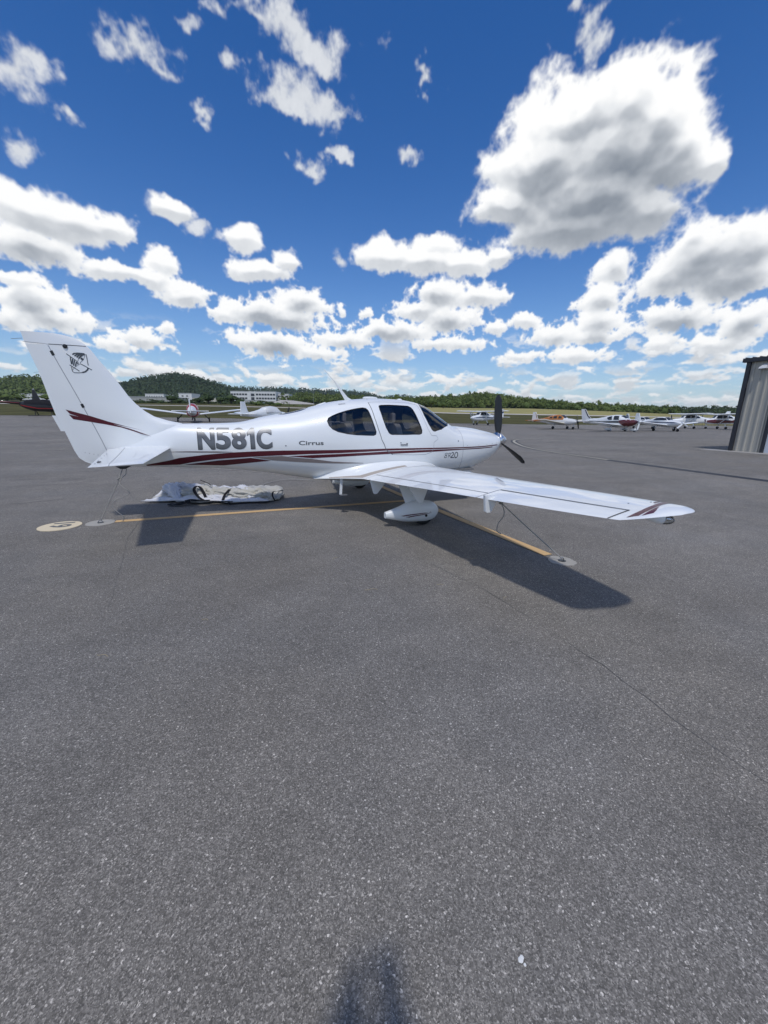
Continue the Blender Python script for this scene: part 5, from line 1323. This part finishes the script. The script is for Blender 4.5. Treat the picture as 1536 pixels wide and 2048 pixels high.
facade('warehouse', 'long low grey warehouse left of the dark trees', 255, 347, 794, 806, 300, 25, WALLG, wins=[(.1+.11*k, .45, .35, 3.4) for k in range(8)])
facade('white_plant', 'white stepped plant building above the grey warehouse roof', 291, 328, 788, 796, 420, 20, WALLW, wins=[(.1+.13*k, .4, 1.3, 1.2) for k in range(7)])
facade('shed', 'small pale shed with an overhanging roof between the warehouse and the factory', 358, 384, 787, 797, 380, 18, WALLW, wins=[(.3,.5,2,1.2),(.65,.5,2,1.2)])
facade('shed', 'low cream shed half hidden by the dark trees', 386, 437, 796, 806, 360, 15, CREAM)
facade('shed', 'low white shed under the factory behind the bushes', 482, 520, 801, 811, 330, 14, WALLW)
facade('shed', 'white flat-roofed building seen just left of the whip antenna', 655, 697, 794, 803, 470, 20, WALLW, wins=[(.2,.5,3,1.2),(.5,.5,3,1.2),(.8,.5,3,1.2)])
facade('shed', 'pale long building behind the helicopter', 44, 112, 788, 797, 380, 20, WALLW)
facade('shed', 'small dark open shed at the end of the yellow field', 1338, 1353, 828, 834, 420, 6, TRIM)
facade('shed', 'dark shed with a bright gap near the hangar edge', 1361, 1372, 828, 834, 415, 6, TRIM)
facade('shed', 'long low grey shed behind the runway near the hangar', 1296, 1330, 829, 834, 430, 8, WALLG)
facade('shed', 'flat dark shed nearest the hangar on the horizon', 1392, 1404, 830.5, 835, 425, 6, TRIM)
bank = MB(); GRAV = paint('gravel_bank', (.44, .41, .36), .95, var=.15, scale=.5)
bank.add([at(x, y, d) for x, y, d in ((520,811,300),(562,800,330),(585,801,340),(628,807,345),(632,813,300),(575,815,290))], [(0,1,2,3,4,5)]); tag(bank.build('gravel_bank', GRAV), kind='structure')
def pole(px, py, depth, h, label, name='light_pole'):
    p = at(px, py, depth); o = MB().tube([(0,0,0),(0,0,h)], [.14,.08], 6); o.box((.3,0,h), (.9,.25,.15)); o = o.build(name, STEEL); o.location = p; tag(o, label, 'pole')
pole(627, 808, 330, 11, 'thin lamp post beyond the gravel bank'); pole(577, 773, 1400, 26, 'thin mast on the far ridge above the factory', 'radio_mast')
# fence along the foot of the wood
fence = empty('fence', at(900, 819, 296)); tag(fence, 'long dark wire fence at the foot of the bright green wood', 'fence')
fl = Vector(at(900, 819, 296)); fp = [at(900 + k*8, np.interp(900 + k*8, [900,1050,1150,1330], [818.5,820.5,823.5,832]), 296) for k in range(54)]
post = None
for p in fp:
    if post is None: post = MB(); post.box((0,0,.9), (.12,.12,2.2)); post = post.build('post', TRIM, fence); o = post
    else: o = post.copy(); COL.objects.link(o); o.parent = fence
    o.location = Vector(p) - fl
for z in (.6, 1.1, 1.7):
    MB().tube([Vector(p) - fl + Vector((0, 0, z)) for p in fp], .045, 4).build('rail', TRIM, fence)

# ================================================================== other parked aircraft
def refine(poly, n=4):
    return dense(poly + [poly[0]], .12)[:-1]
def small_plane(name, label, loc, az, spec):
    root = empty(name, loc, math.atan2(math.cos(az), math.sin(az))); tag(root, label, 'airplane', 'small airplanes parked on the far side of the apron')
    B = Body(spec['st']); x0, x1 = B.x0, B.x1; nx, nt = 26, 14
    b = MB(); rings = []
    for x in np.linspace(x0, x1, nx):
        half = [B.pt(x, t) for t in np.linspace(-1, 1, nt)]
        rings.append([tuple(p) for p in half] + [(p[0], -p[1], p[2]) for p in reversed(half[1:-1])])
    b.loft(rings); fu = b.build('fuselage', spec['body'], root, smooth=True, angle=50)
    for nm, poly, mt in spec.get('patches', ()):
        for port in (False, True):
            skin_bm(slice_bm(poly_bm(poly), .35, .10), lambda x, z: B.side(x, z, .012, port), nm, mt, fu)
    for poly in spec.get('wins', ()):
        for port in (False, True): skin_bm(slice_bm(poly_bm(poly), .3, .10), lambda x, z: B.side(x, z, .022, port), 'window', DGLASS, fu)
    # windshield wraps over the crown
    if 'ws' in spec:
        xa, xb, ta = spec['ws']; V = []; F = []
        for i in range(7):
            for j in range(13):
                tt = -1 + 2*j/12; t = 1 - (1-ta)*abs(tt); x = xa + (xb-xa)*i/6 - .18*abs(tt)*(1 - i/6*.5); p = B.pt(x, t) + B.n(x, min(t, .95))*.02; V.append((p[0], -p[1] if tt > 0 else p[1], p[2] + .004))
        F = [(i*13+j, i*13+j+1, (i+1)*13+j+1, (i+1)*13+j) for i in range(6) for j in range(12)]
        b = MB(); b.add(V, F); b.build('windshield', DGLASS, fu, smooth=True)
    z0, le, c0, c1, half, dih, sweep, tipz = spec['wing']
    for sg in (-1, 1):
        rings = []
        for s in (0.0, .3, .6, .9, .97, 1.0):
            y = half*s; c = c0 + (c1-c0)*s if s < .95 else (c0 + (c1-c0)*s)*(1 - ((s-.95)/.05)**2*.45); l = le - sweep*s - (0 if s < .95 else (c0-c1*.5)*.04); z = z0 + dih*s; ring = []
            for k in range(9): u = (1-math.cos(math.pi*k/8))/2; th = .6*.14*(2.97*math.sqrt(u) - 1.26*u - 3.516*u*u + 2.843*u**3 - 1.036*u**4)*.85; ring.append((l - c*u, sg*y, z + c*th*1.2))
            for k in range(7, 0, -1): u = (1-math.cos(math.pi*k/8))/2; th = .6*.14*(2.97*math.sqrt(u) - 1.26*u - 3.516*u*u + 2.843*u**3 - 1.036*u**4)*.85; ring.append((l - c*u, sg*y, z - c*th*.6))
            rings.append(ring)
        MB().loft(rings).build('wing', spec.get('wingmat', spec['body']), root, smooth=True, angle=45)
        if spec.get('strut'):
            xs_, zs_, yo = spec['strut']; MB().tube([(xs_, sg*.52, zs_), (le - .75, sg*yo, z0 + dih*yo/half - .03)], .05, 6).build('wing_strut', WHITE, root)
    tz, tl, tc0, tc1, th_ = spec['tail']
    for sg in (-1, 1):
        MB().loft([[(tl - q*s, sg*th_*s, tz + d) for q, d in ((.12, 0), (.4, .045), (.4, -.045))][:0] + [(tl - .18*s, sg*th_*s, tz), (tl - .18*s - (tc0+(tc1-tc0)*s)*.35, sg*th_*s, tz+.05), (tl - .05*s - (tc0+(tc1-tc0)*s), sg*th_*s, tz), (tl - .18*s - (tc0+(tc1-tc0)*s)*.35, sg*th_*s, tz-.05)] for s in (0, .5, 1)]).build('tailplane', spec.get('tailmat', spec['body']), root)
    fm = Matrix(((1,0,0,0),(0,0,1,0),(0,1,0,0),(0,0,0,1)))
    fin_ = MB().prism(spec['fin'], -.05, .05, fm).build('fin', spec.get('finmat', WHITE), root, bevel=.02)
    for poly, mt in spec.get('finmarks', ()):
        for y in (-.056, .056): MB().prism(poly, y-.004, y+.004, fm).build('fin_stripe', mt, fin_)
    # propeller and spinner
    px_, pz, pr = spec['prop']; pr_ = empty('propeller'); pr_.parent = root
    MB().lathe([(0,.17),(.12,.14),(.26,.06),(.32,0)], (px_, 0, pz), (1, 0, 0), 14).build('spinner', spec.get('spin', WHITE), pr_, smooth=True)
    n = spec.get('blades', 2); a0 = spec.get('blade0', 20)
    for k in range(n):
        a = R(a0 + 360*k/n); d = Vector((0, -math.sin(a), math.cos(a))); t = Vector((0, -math.cos(a), -math.sin(a)))
        Vv = [Vector((px_+.06, 0, pz)) + d*(pr*u) + t*(wd*sgn) + Vector((.03*sgn, 0, 0)) for u, wd in ((.1,.05),(.5,.085),(.85,.075),(1,.04)) for sgn in (-1, 1)]
        b = MB(); b.loft([[Vv[2*i], Vv[2*i+1], Vv[2*i+1] + Vector((.025,0,0)), Vv[2*i] + Vector((.025,0,0))] for i in range(4)]); b.build('blade', spec.get('blademat', BLACK), pr_)
    for (x, y, rr, zt, fair) in spec['gear']:
        g = empty('landing_gear'); g.parent = root
        MB().tube([(x + .05, y*.72, zt), (x, y, rr)], [.06,.04], 6).build('leg', spec.get('legmat', WHITE), g)
        MB().lathe([(-.07, rr*.6), (-.065, rr*.9), (0, rr), (.065, rr*.9), (.07, rr*.6)], (x, y, rr), (0,1,0), 16).build('wheel', RUBBER, g, smooth=True)
        if fair:
            MB().loft([[(x + xx, y + w*math.cos(q), rr + .06 + h_*math.sin(q)) for q in (2*math.pi*k/10 for k in range(10))] for xx, w, h_ in ((-.62,.03,.04),(-.3,.09,.12),(.05,.12,.17),(.25,.09,.12),(.33,.02,.03))]).build('wheel_fairing', WHITE, g, smooth=True)
    for nm, f in spec.get('extra', ()): f(root)
    return root
CE = [(-5.6,1.36,1.12,.04,1.22,2,2),(-4.5,1.46,1.05,.13,1.24,2,2),(-3,1.62,.93,.29,1.26,2,2.2),(-1.7,1.90,.80,.47,1.25,2.2,2.5),(-.9,2.20,.72,.54,1.25,2.6,2.8),(.3,2.22,.70,.55,1.2,2.7,2.8),(.7,2.08,.70,.55,1.15,2.6,2.8),(1.1,1.60,.70,.52,1.1,2.4,2.6),(1.9,1.52,.78,.43,1.1,2.3,2.4),(2.25,1.38,.95,.28,1.15,2,2)]
PI_ = [(-4.8,1.15,.92,.04,1.02,2,2),(-3.6,1.30,.84,.18,1.05,2,2),(-2.4,1.52,.70,.37,1.08,2.1,2.3),(-1.4,1.80,.58,.52,1.08,2.2,2.6),(-.6,1.90,.54,.57,1.08,2.3,2.7),(.2,1.84,.52,.57,1.06,2.3,2.7),(.75,1.44,.52,.55,1.0,2.3,2.6),(1.5,1.37,.58,.48,1.0,2.2,2.4),(2.05,1.25,.72,.36,1.0,2,2),(2.25,1.14,.84,.24,1.0,2,2)]
CI = [(r[0] + 2.7, *r[1:]) for r in ST.tolist()]
def place(px, depth): 
    p = at(px, 840, depth); return (p[0], p[1], ground_z(p[0], p[1]))
def azim(px): d = ray(px, 840); return math.atan2(d[0], d[1])
ce_gear = [(-.4,-1.25,.2,.75,False),(-.4,1.25,.2,.75,False),(1.7,0,.18,.8,False)]; lo_gear = [(-.15,-1.6,.2,.75,False),(-.15,1.6,.2,.75,False),(1.75,0,.18,.7,False)]
ce_fin = [(-4.2,1.45),(-4.6,1.62),(-5.25,2.72),(-5.72,2.72),(-5.62,1.15),(-5.2,1.1)]; pi_fin = [(-3.5,1.25),(-3.9,1.36),(-4.25,2.25),(-4.75,2.25),(-4.85,.95),(-4.5,.9)]; ci_fin = [(-3.7,1.5),(-4.05,1.75),(-4.6,2.6),(-4.75,2.68),(-5.27,2.68),(-4.95,1.1),(-4.75,.9),(-4.4,.9)]
ce_w = [[(-.75,1.62),(-.65,2.02),(-.12,2.06),(-.12,1.60)], [(-.04,1.60),(-.04,2.06),(.55,2.04),(.78,1.62)], [(-1.5,1.62),(-1.3,1.86),(-.85,1.98),(-.85,1.62)]]
pi_w = [[(-1.7,1.42),(-1.58,1.56),(-1.25,1.64),(-1.2,1.40)], [(-1.0,1.40),(-1.02,1.67),(-.50,1.72),(-.46,1.40)], [(-.24,1.40),(-.26,1.72),(.10,1.67),(.38,1.42)]]
ci_w = [[(-1.28,1.58),(-1.0,1.72),(-.62,1.78),(-.48,1.36),(-.9,1.34)], [(-.37,1.82),(.25,1.82),(.38,1.36),(-.28,1.35)]]
NAVY = paint('dark_blue_trim', (.03, .045, .10), .35, var=.05); GOLD = paint('gold_paint', (.36, .20, .05), .4, .3); GREYB = paint('grey_blue_trim', (.12, .14, .18), .4)
small_plane('airplane', 'white high-wing airplane with dark blue stripes seen between the cowling and the propeller blade', place(962, 66), azim(962) - R(90+48),
    dict(st=CE, body=WHITE, wing=(2.20,.55,1.62,1.12,5.5,.10,.05,0), tail=(1.36,-4.6,1.25,.8,1.75), fin=ce_fin, prop=(2.25,1.18,.95), gear=ce_gear, strut=(.3,.78,2.6), wins=ce_w, ws=(.72,1.02,.62), blademat=STEEL,
    patches=[('blue_stripe', [(-5.3,1.22),(-2,1.32),(1.0,1.36),(2.1,1.22),(2.15,1.14),(1.0,1.22),(-2,1.18),(-5.3,1.14)], NAVY), ('blue_stripe', [(-4.6,1.40),(-2.6,1.47),(-2.6,1.38),(-4.6,1.34)], NAVY)], finmarks=[([(-4.9,1.9),(-5.1,2.25),(-5.66,2.35),(-5.64,2.1)], NAVY), ([(-5.2,2.5),(-5.22,2.58),(-5.7,2.64),(-5.7,2.56)], NAVY)]))
small_plane('airplane', 'orange and white low-wing airplane with a white fin, nose to the right', place(1124, 53), azim(1124) + R(90+34),
    dict(st=PI_, body=WHITE2, wingmat=CREAM, wing=(.70,.85,1.6,1.6,4.6,.50,0,0), tail=(1.08,-4.05,.80,.80,1.55), tailmat=ORANGE, fin=pi_fin, prop=(2.25,1.0,.92), gear=lo_gear, wins=pi_w, ws=(.2,.74,.60), legmat=WHITE,
    patches=[('orange_panel', [(-4.5,1.14),(-3.4,1.29),(-2.2,1.53),(-1.5,1.77),(-.6,1.89),(-.2,1.88),(.2,1.81),(.55,1.50),(.5,1.24),(-1.5,1.20),(-2.4,1.06),(-3.4,.96),(-4.6,.96)], ORANGE), ('orange_panel', [(-4.7,.97),(-2.6,.80),(-2.0,.78),(-2.4,.72),(-4.6,.90)], GOLD)], finmarks=[([(-3.62,1.26),(-3.9,1.36),(-4.2,2.1),(-4.3,2.1),(-4.05,1.4)], GOLD)], spin=BLACK))
red_p = small_plane('airplane', 'white low-wing airplane with a dark red cowling and black-edged fin', place(1238, 47.5), azim(1238) + R(90+32),
    dict(st=CI, body=WHITE, wing=(.68,.70,1.5,.75,5.3,.40,.18,0), tail=(1.12,-3.65,.82,.55,1.94), fin=ci_fin, finmat=WHITE2, prop=(2.43,1.17,.92), blades=3, blade0=45, blademat=WHITE, gear=[(-.05,-1.62,.19,.68,True),(-.05,1.62,.19,.68,True),(2.05,0,.17,.6,True)], wins=ci_w, ws=(.62,1.12,.62),
    patches=[('red_cowling', [(.35,1.30),(1.2,1.42),(1.9,1.38),(2.25,1.31),(2.40,1.24),(2.40,1.08),(2.25,.90),(1.9,.72),(1.4,.60),(1.0,.62),(.5,.95)], DARKRED), ('black_stripe', [(-4.2,1.20),(-2,1.14),(.35,1.26),(.5,.98),(-.5,1.00),(-2.5,1.04),(-4.2,1.12)], CHAR)],
    finmarks=[([(-3.75,1.52),(-4.08,1.78),(-4.62,2.60),(-4.76,2.60),(-4.25,1.78),(-3.95,1.50)], BLACK)], spin=WHITE))
small_plane('airplane', 'white low-wing airplane with blue stripes and a long white propeller blade', place(1333, 49.5), azim(1333) + R(90+42),
    dict(st=[(r[0], r[1]*.93, *r[2:]) for r in PI_], body=WHITE, wing=(.70,.75,1.35,1.0,4.4,.42,.1,0), tail=(1.05,-4.1,.75,.6,1.5), fin=pi_fin, prop=(2.25,1.0,.95), blades=3, blade0=5, blademat=WHITE, gear=lo_gear, wins=[[(-1.5,1.35),(-1.2,1.62),(-.3,1.66),(.2,1.58),(.5,1.36)]], ws=(.2,.72,.60),
    patches=[('blue_stripe', [(-4.4,1.08),(-1.5,1.16),(1.4,1.14),(2.15,1.04),(1.4,1.02),(-1.5,1.04)], NAVY)]))
small_plane('airplane', 'white bubble-canopy airplane half hidden behind the red-nosed one', place(1291, 60), azim(1291) + R(90+55),
    dict(st=[(r[0], r[1]*.92, *r[2:]) for r in PI_], body=WHITE, wing=(.70,.75,1.35,1.0,4.4,.42,.1,0), tail=(1.05,-4.1,.75,.6,1.5), fin=pi_fin, prop=(2.25,1.0,.9), blade0=70, gear=lo_gear, wins=[[(-1.5,1.35),(-1.2,1.62),(-.3,1.66),(.2,1.58),(.5,1.36)]], ws=(.2,.72,.60), finmarks=[([(-4.0,1.6),(-4.2,2.0),(-4.78,2.0),(-4.8,1.6)], GREYB)]))
small_plane('airplane', 'white high-wing airplane with dark lettering stripe, tail towards the hangar', place(1376, 62), azim(1376) - R(90+27),
    dict(st=CE, body=WHITE, wing=(2.20,.55,1.62,1.12,5.5,.10,.05,0), tail=(1.36,-4.6,1.25,.8,1.75), fin=ce_fin, prop=(2.25,1.18,.95), gear=ce_gear, strut=(.3,.78,2.6), wins=ce_w, ws=(.72,1.02,.62), patches=[('dark_band', [(-4.2,1.32),(-2.1,1.46),(-2.1,1.22),(-4.2,1.18)], CHAR)], finmarks=[([(-4.9,1.9),(-5.1,2.3),(-5.66,2.4),(-5.64,2.05)], GREYB)]))
small_plane('airplane', 'maroon and white high-wing airplane nearest the hangar', place(1440, 61), azim(1440) - R(90+24),
    dict(st=CE, body=WHITE, wing=(2.20,.55,1.62,1.12,5.5,.10,.05,0), tail=(1.36,-4.6,1.25,.8,1.75), fin=ce_fin, prop=(2.25,1.18,.95), gear=ce_gear, strut=(.3,.78,2.6), wins=ce_w, ws=(.72,1.02,.62), patches=[('maroon_band', [(-4.9,1.28),(-2,1.42),(.9,1.46),(2.15,1.30),(2.2,1.02),(.9,.90),(-2,1.00),(-4.9,1.14)], DARKRED)]))
def cover_red(root):
    b = MB(); B = Body([(r[0], r[1]+.05, r[2]-.03, r[3]+.05, *r[4:]) for r in PI_])
    b.loft([[tuple(B.pt(x, t)) for t in np.linspace(-1, 1, 10)] + [(p[0], -p[1], p[2]) for p in (B.pt(x, t) for t in np.linspace(1, -1, 10)[1:-1])] for x in (-1.9,-1.4,-.6,.2,.75,1.2)]); b.build('cabin_cover', REDP, root, smooth=True)
small_plane('airplane', 'white low-wing airplane with a red cabin cover seen from behind', place(388, 42.5), azim(388) + R(3),
    dict(st=PI_, body=WHITE, wing=(.72,.85,1.6,1.5,5.0,.62,0,0), tail=(1.12,-4.05,.80,.80,1.65), fin=pi_fin, prop=(2.25,1.0,.92), gear=[(-.15,-1.55,.26,.75,False),(-.15,1.55,.26,.75,False),(1.75,0,.22,.7,False)], legmat=BLACK, extra=[('cover', cover_red)]))
def cover_white(root):
    b = MB(); B = Body([(r[0], r[1]+.04, r[2], r[3]+.04, *r[4:]) for r in PI_]); x_ = (-1.7,-1.2,-.5,.2,.7)
    b.loft([[tuple(B.pt(x, t)) for t in np.linspace(.1, 1, 8)] + [(p[0], -p[1], p[2]) for p in (B.pt(x, t) for t in np.linspace(1, .1, 8)[1:])] for x in x_]); b.build('canopy_cover', WHITE2, root, smooth=True)
small_plane('airplane', 'white airplane with a pale canopy cover, mostly hidden behind the fuselage', place(548, 41), azim(548) + R(38),
    dict(st=PI_, body=WHITE, wing=(.72,.85,1.6,1.5,5.0,.55,0,0), tail=(1.10,-4.05,.80,.80,1.6), fin=pi_fin, prop=(2.25,1.0,.92), gear=lo_gear, extra=[('cover', cover_white)]))
# helicopter
def helicopter():
    loc = place(92, 50); root = empty('helicopter', loc, 0); az = azim(92) + R(90 + 8); root.rotation_euler.z = math.atan2(math.cos(az), math.sin(az))
    tag(root, 'black helicopter with red stripes and a dark cabin cover parked behind the airplane fin', 'helicopter')
    HB = Body([(-2.3,1.62,1.25,.10,1.45,2,2),(-1.7,1.80,.85,.42,1.30,2.2,2.3),(-.8,1.95,.58,.62,1.15,2.4,2.6),(.3,1.95,.52,.66,1.10,2.4,2.6),(1.0,1.75,.54,.60,1.05,2.2,2.4),(1.5,1.35,.62,.42,1.0,2,2),(1.75,1.05,.75,.18,.92,2,2)])
    b = MB(); b.loft([[tuple(HB.pt(x, t)) for t in np.linspace(-1, 1, 14)] + [(p[0], -p[1], p[2]) for p in (HB.pt(x, t) for t in np.linspace(1, -1, 14)[1:-1])] for x in np.linspace(-2.3, 1.75, 22)]); cab = b.build('cabin', BLACK, root, smooth=True)
    for port in (False, True):
        skin_bm(slice_bm(poly_bm([(-2.2,1.36),(-.5,.98),(1.6,.95),(1.6,.88),(-.5,.86),(-2.0,1.20)]), .3, .1), lambda x, z: HB.side(x, z, .01, port), 'red_stripe', REDP, cab)
    b = MB(); CB = Body([(-1.75,1.85,.85,.45,1.3,2.2,2.3),(-.8,2.02,.60,.66,1.2,2.4,2.6),(.3,2.02,.56,.70,1.15,2.4,2.6),(1.0,1.80,.6,.64,1.1,2.2,2.4),(1.45,1.45,.7,.46,1.05,2,2)])
    V = []; 
    xs_ = np.linspace(-1.75, 1.45, 26); ts = list(np.linspace(.12, 1, 10))
    rings = [[tuple(CB.pt(x, t) + CB.n(x, min(t, .95))*.03*math.sin(x*11 + t*7)) for t in ts] + [(p[0], -p[1], p[2]) for p in (CB.pt(x, t) + CB.n(x, min(t, .95))*.03*math.sin(x*9 - t*8) for t in ts[::-1][1:])] for x in xs_]
    b.loft(rings, closed=False, cap0=False, cap1=False); b.build('cabin_cover', fabric('black_cover_cloth', (.022, .022, .026)), root, smooth=True)
    MB().tube([(-1.9,0,1.50),(-3.5,0,1.62),(-6.4,0,1.80)], [.20,.15,.09], 12).build('tail_boom', BLACK, root, smooth=True)
    for s in (-.02,): MB().tube([(-2.2,-.195,1.55),(-3.5,-.15,1.64),(-6.2,-.10,1.81)], .025, 6).build('boom_stripe', REDP, root)
    MB().loft([[(-.55-.42,-.10,1.9),(-.55+.42,-.10,1.9),(-.55+.42,.10,1.9),(-.55-.42,.10,1.9)],[(-.62-.22,-.07,2.9),(-.62+.16,-.07,2.9),(-.62+.16,.07,2.9),(-.62-.22,.07,2.9)],[(-.66-.16,-.06,3.15),(-.66+.08,-.06,3.15),(-.66+.08,.06,3.15),(-.66-.16,.06,3.15)]]).build('mast_fairing', BLACK, root, bevel=.03)
    MB().lathe([(0,.10),(.12,.10),(.18,.05)], (-.66,0,3.14), (0,0,1), 12).build('rotor_hub', STEEL, root)
    for sg in (-1, 1): MB().loft([[(-.66 + sg*r, w, 3.22 - .02*r), (-.66 + sg*r, -w, 3.22 - .02*r), (-.66 + sg*r, -w, 3.25 - .02*r), (-.66 + sg*r, w, 3.25 - .02*r)] for r, w in ((.1,.06),(.8,.12),(4.9,.12))]).build('rotor_blade', BLACK, root)
    MB().prism([(-6.2,1.8),(-6.55,2.55),(-6.75,2.55),(-6.5,1.8),(-6.75,1.1),(-6.55,1.1)], -.03, .03, Matrix(((1,0,0,0),(0,0,1,0),(0,1,0,0),(0,0,0,1)))).build('tail_fin', BLACK, root)
    for sg in (-1, 1):
        MB().tube([(-1.5,sg*1.05,.06),(-1.2,sg*1.05,.04),(1.3,sg*1.05,.04),(1.6,sg*1.05,.14)], .045, 8).build('skid', BLACK, root, smooth=True)
        for x in (-.85, .75): MB().tube([(x,sg*.35,.62),(x+.1,sg*1.05,.06)], .05, 8).build('skid_leg', BLACK, root)
    for x, l in ((-1.6,.75),(-1.0,.55)): MB().tube([(x,-.2,1.85),(x-.45,-.25,1.85+l)], .012, 5).build('antenna', WHITE2, root)
helicopter()

# ================================================================== the photographer, whose shadow falls at the bottom of the picture
def photographer():
    f = Vector((math.sin(YAW), math.cos(YAW), 0)); r = Vector((math.cos(YAW), -math.sin(YAW), 0)); U = Vector((0, 0, 1)); c = Vector(CAM)
    base = Vector((c.x, c.y, 0)) - f*.31 - r*.04
    root = empty('person', base); tag(root, 'person holding up a phone, seen only as the shadow at the bottom edge', 'person')
    J = {}; E_ = []; Rd = []
    def j(n, fx, rx, z, rad, par=None):
        J[n] = len(Rd); P_.append(f*fx + r*rx + U*z); Rd.append(rad)
        if par: E_.append((J[par], J[n]))
    P_ = []
    j('pelvis', 0, 0, .96, .135); j('waist', 0, 0, 1.10, .125, 'pelvis'); j('chest', .01, 0, 1.30, .145, 'waist'); j('neck0', 0, 0, 1.46, .075, 'chest'); j('neck', .02, 0, 1.53, .055, 'neck0')
    j('head0', .04, 0, 1.60, .075, 'neck'); j('head1', .035, 0, 1.68, .09, 'head0'); j('head2', .03, 0, 1.75, .07, 'head1'); j('jaw', .10, 0, 1.585, .045, 'head0'); j('nose', .128, 0, 1.655, .014, 'head1')
    for s, q in ((-1, 'L'), (1, 'R')):
        j('hip'+q, 0, .095*s, .90, .095, 'pelvis'); j('knee'+q, .015, .11*s, .50, .062, 'hip'+q); j('calf'+q, -.01, .115*s, .34, .058, 'knee'+q); j('ankle'+q, -.02, .12*s, .09, .040, 'calf'+q); j('heel'+q, -.05, .12*s, .045, .036, 'ankle'+q); j('toe'+q, .16, .13*s, .035, .032, 'ankle'+q)
        j('sh'+q, 0, .185*s, 1.42, .062, 'neck0'); j('elb'+q, .17, .15*s, 1.30, .062, 'sh'+q); j('wri'+q, .26, .058*s, 1.50, .048, 'elb'+q); j('palm'+q, .275, .046*s, 1.575, .040, 'wri'+q)
        for k in range(4):
            j('f%d%s' % (k, q), .280, (.060 - .003*k)*s, 1.605 + .017*k - .012, .0095, 'palm'+q); j('g%d%s' % (k, q), .292, (.046 - .003*k)*s, 1.612 + .017*k, .008, 'f%d%s' % (k, q)); j('h%d%s' % (k, q), .294, (.028 - .003*k)*s, 1.615 + .017*k, .007, 'g%d%s' % (k, q))
        j('t0'+q, .256, (.070)*s, 1.575, .012, 'palm'+q); j('t1'+q, .268, .045*s, 1.590, .009, 't0'+q)
    me = bpy.data.meshes.new('body'); me.from_pydata([tuple(p) for p in P_], E_, []); o = bpy.data.objects.new('body', me); COL.objects.link(o); o.parent = root
    sk = o.modifiers.new('skin', 'SKIN'); sk.use_smooth_shade = True; o.modifiers.new('smooth', 'SUBSURF').levels = 1; o.modifiers['smooth'].render_levels = 1
    for v, q in zip(me.skin_vertices[0].data, Rd): v.radius = (q, q); v.use_root = False
    me.skin_vertices[0].data[0].use_root = True
    m, g, b = new_mat('person_clothing'); po = g.n.new('ShaderNodeTexCoord').outputs['Object']; z = g.sep(po)[2]
    g.l.new(g.ramp(g.m('DIVIDE', z, 2.0), [(0, (.03, .03, .03)), (.04, (.03, .03, .035)), (.05, (.03, .035, .06)), (.49, (.03, .035, .06)), (.50, (.22, .22, .23)), (.735, (.22, .22, .23)), (.745, (.48, .32, .25)), (1, (.48, .32, .25))], 'CONSTANT'), b.inputs['Base Color']); b.inputs['Roughness'].default_value = .8
    me.materials.append(m)
    hb = MB(); rings = []
    for k in range(7):
        a = k/6*1.35; rr = .108*math.cos(a*.95); rings.append([f*(.018 + rr*1.05*math.cos(t)) + r*(rr*math.sin(t)) + U*(1.69 + .115*math.sin(a)) for t in (2*math.pi*q/14 for q in range(14))])
    hb.loft(rings); hb.build('hair', paint('brown_hair', (.05, .03, .02), .6), root, smooth=True)
    for s in (-1, 1): MB().lathe([(0,.011),(.006,.008),(.008,0)], f*.118 + r*(.033*s) + U*1.675, f, 10).build('eye', WHITE2, root)
    MB().lathe([(0,.02),(.004,.016),(.005,0)], f*.140 + U*1.60, f, 10).build('mouth', DARKRED, root)
    ph = empty('phone', c - f*.025 - U*.035); tag(ph, 'black mobile phone held up by the person taking the picture', 'phone'); ph.rotation_euler = (0, 0, -YAW)
    MB().box((0, 0, 0), (.076, .009, .158)).build('body', BLACK, ph, bevel=.003)
    MB().box((0, -.0052, 0), (.070, .001, .150)).build('screen', DGLASS, ph)
photographer()

# ------------------------------------------------------------------ summer haze over the airfield
def haze():
    m = bpy.data.materials.new('haze_air'); m.use_nodes = True; g = NG(m.node_tree); g.n.remove(g.n['Principled BSDF'])
    v = g.n.new('ShaderNodeVolumePrincipled'); v.inputs['Color'].default_value = (.80, .88, 1.0, 1); v.inputs['Density'].default_value = HAZE_DENSITY; v.inputs['Anisotropy'].default_value = .3
    g.l.new(v.outputs[0], g.n['Material Output'].inputs['Volume'])
    zs = [(o.matrix_world @ Vector(c)).z for o in COL.objects if o.type == 'MESH' for c in o.bound_box]
    b = MB(); z0, z1 = min(zs) - 1.0, max(zs) + 1.0; b.box((0, 0, (z0+z1)/2), (9500, 9500, z1-z0))
    tag(b.build('haze', m), kind='stuff')
HAZE_DENSITY = .00008
bpy.context.view_layer.update()
haze()
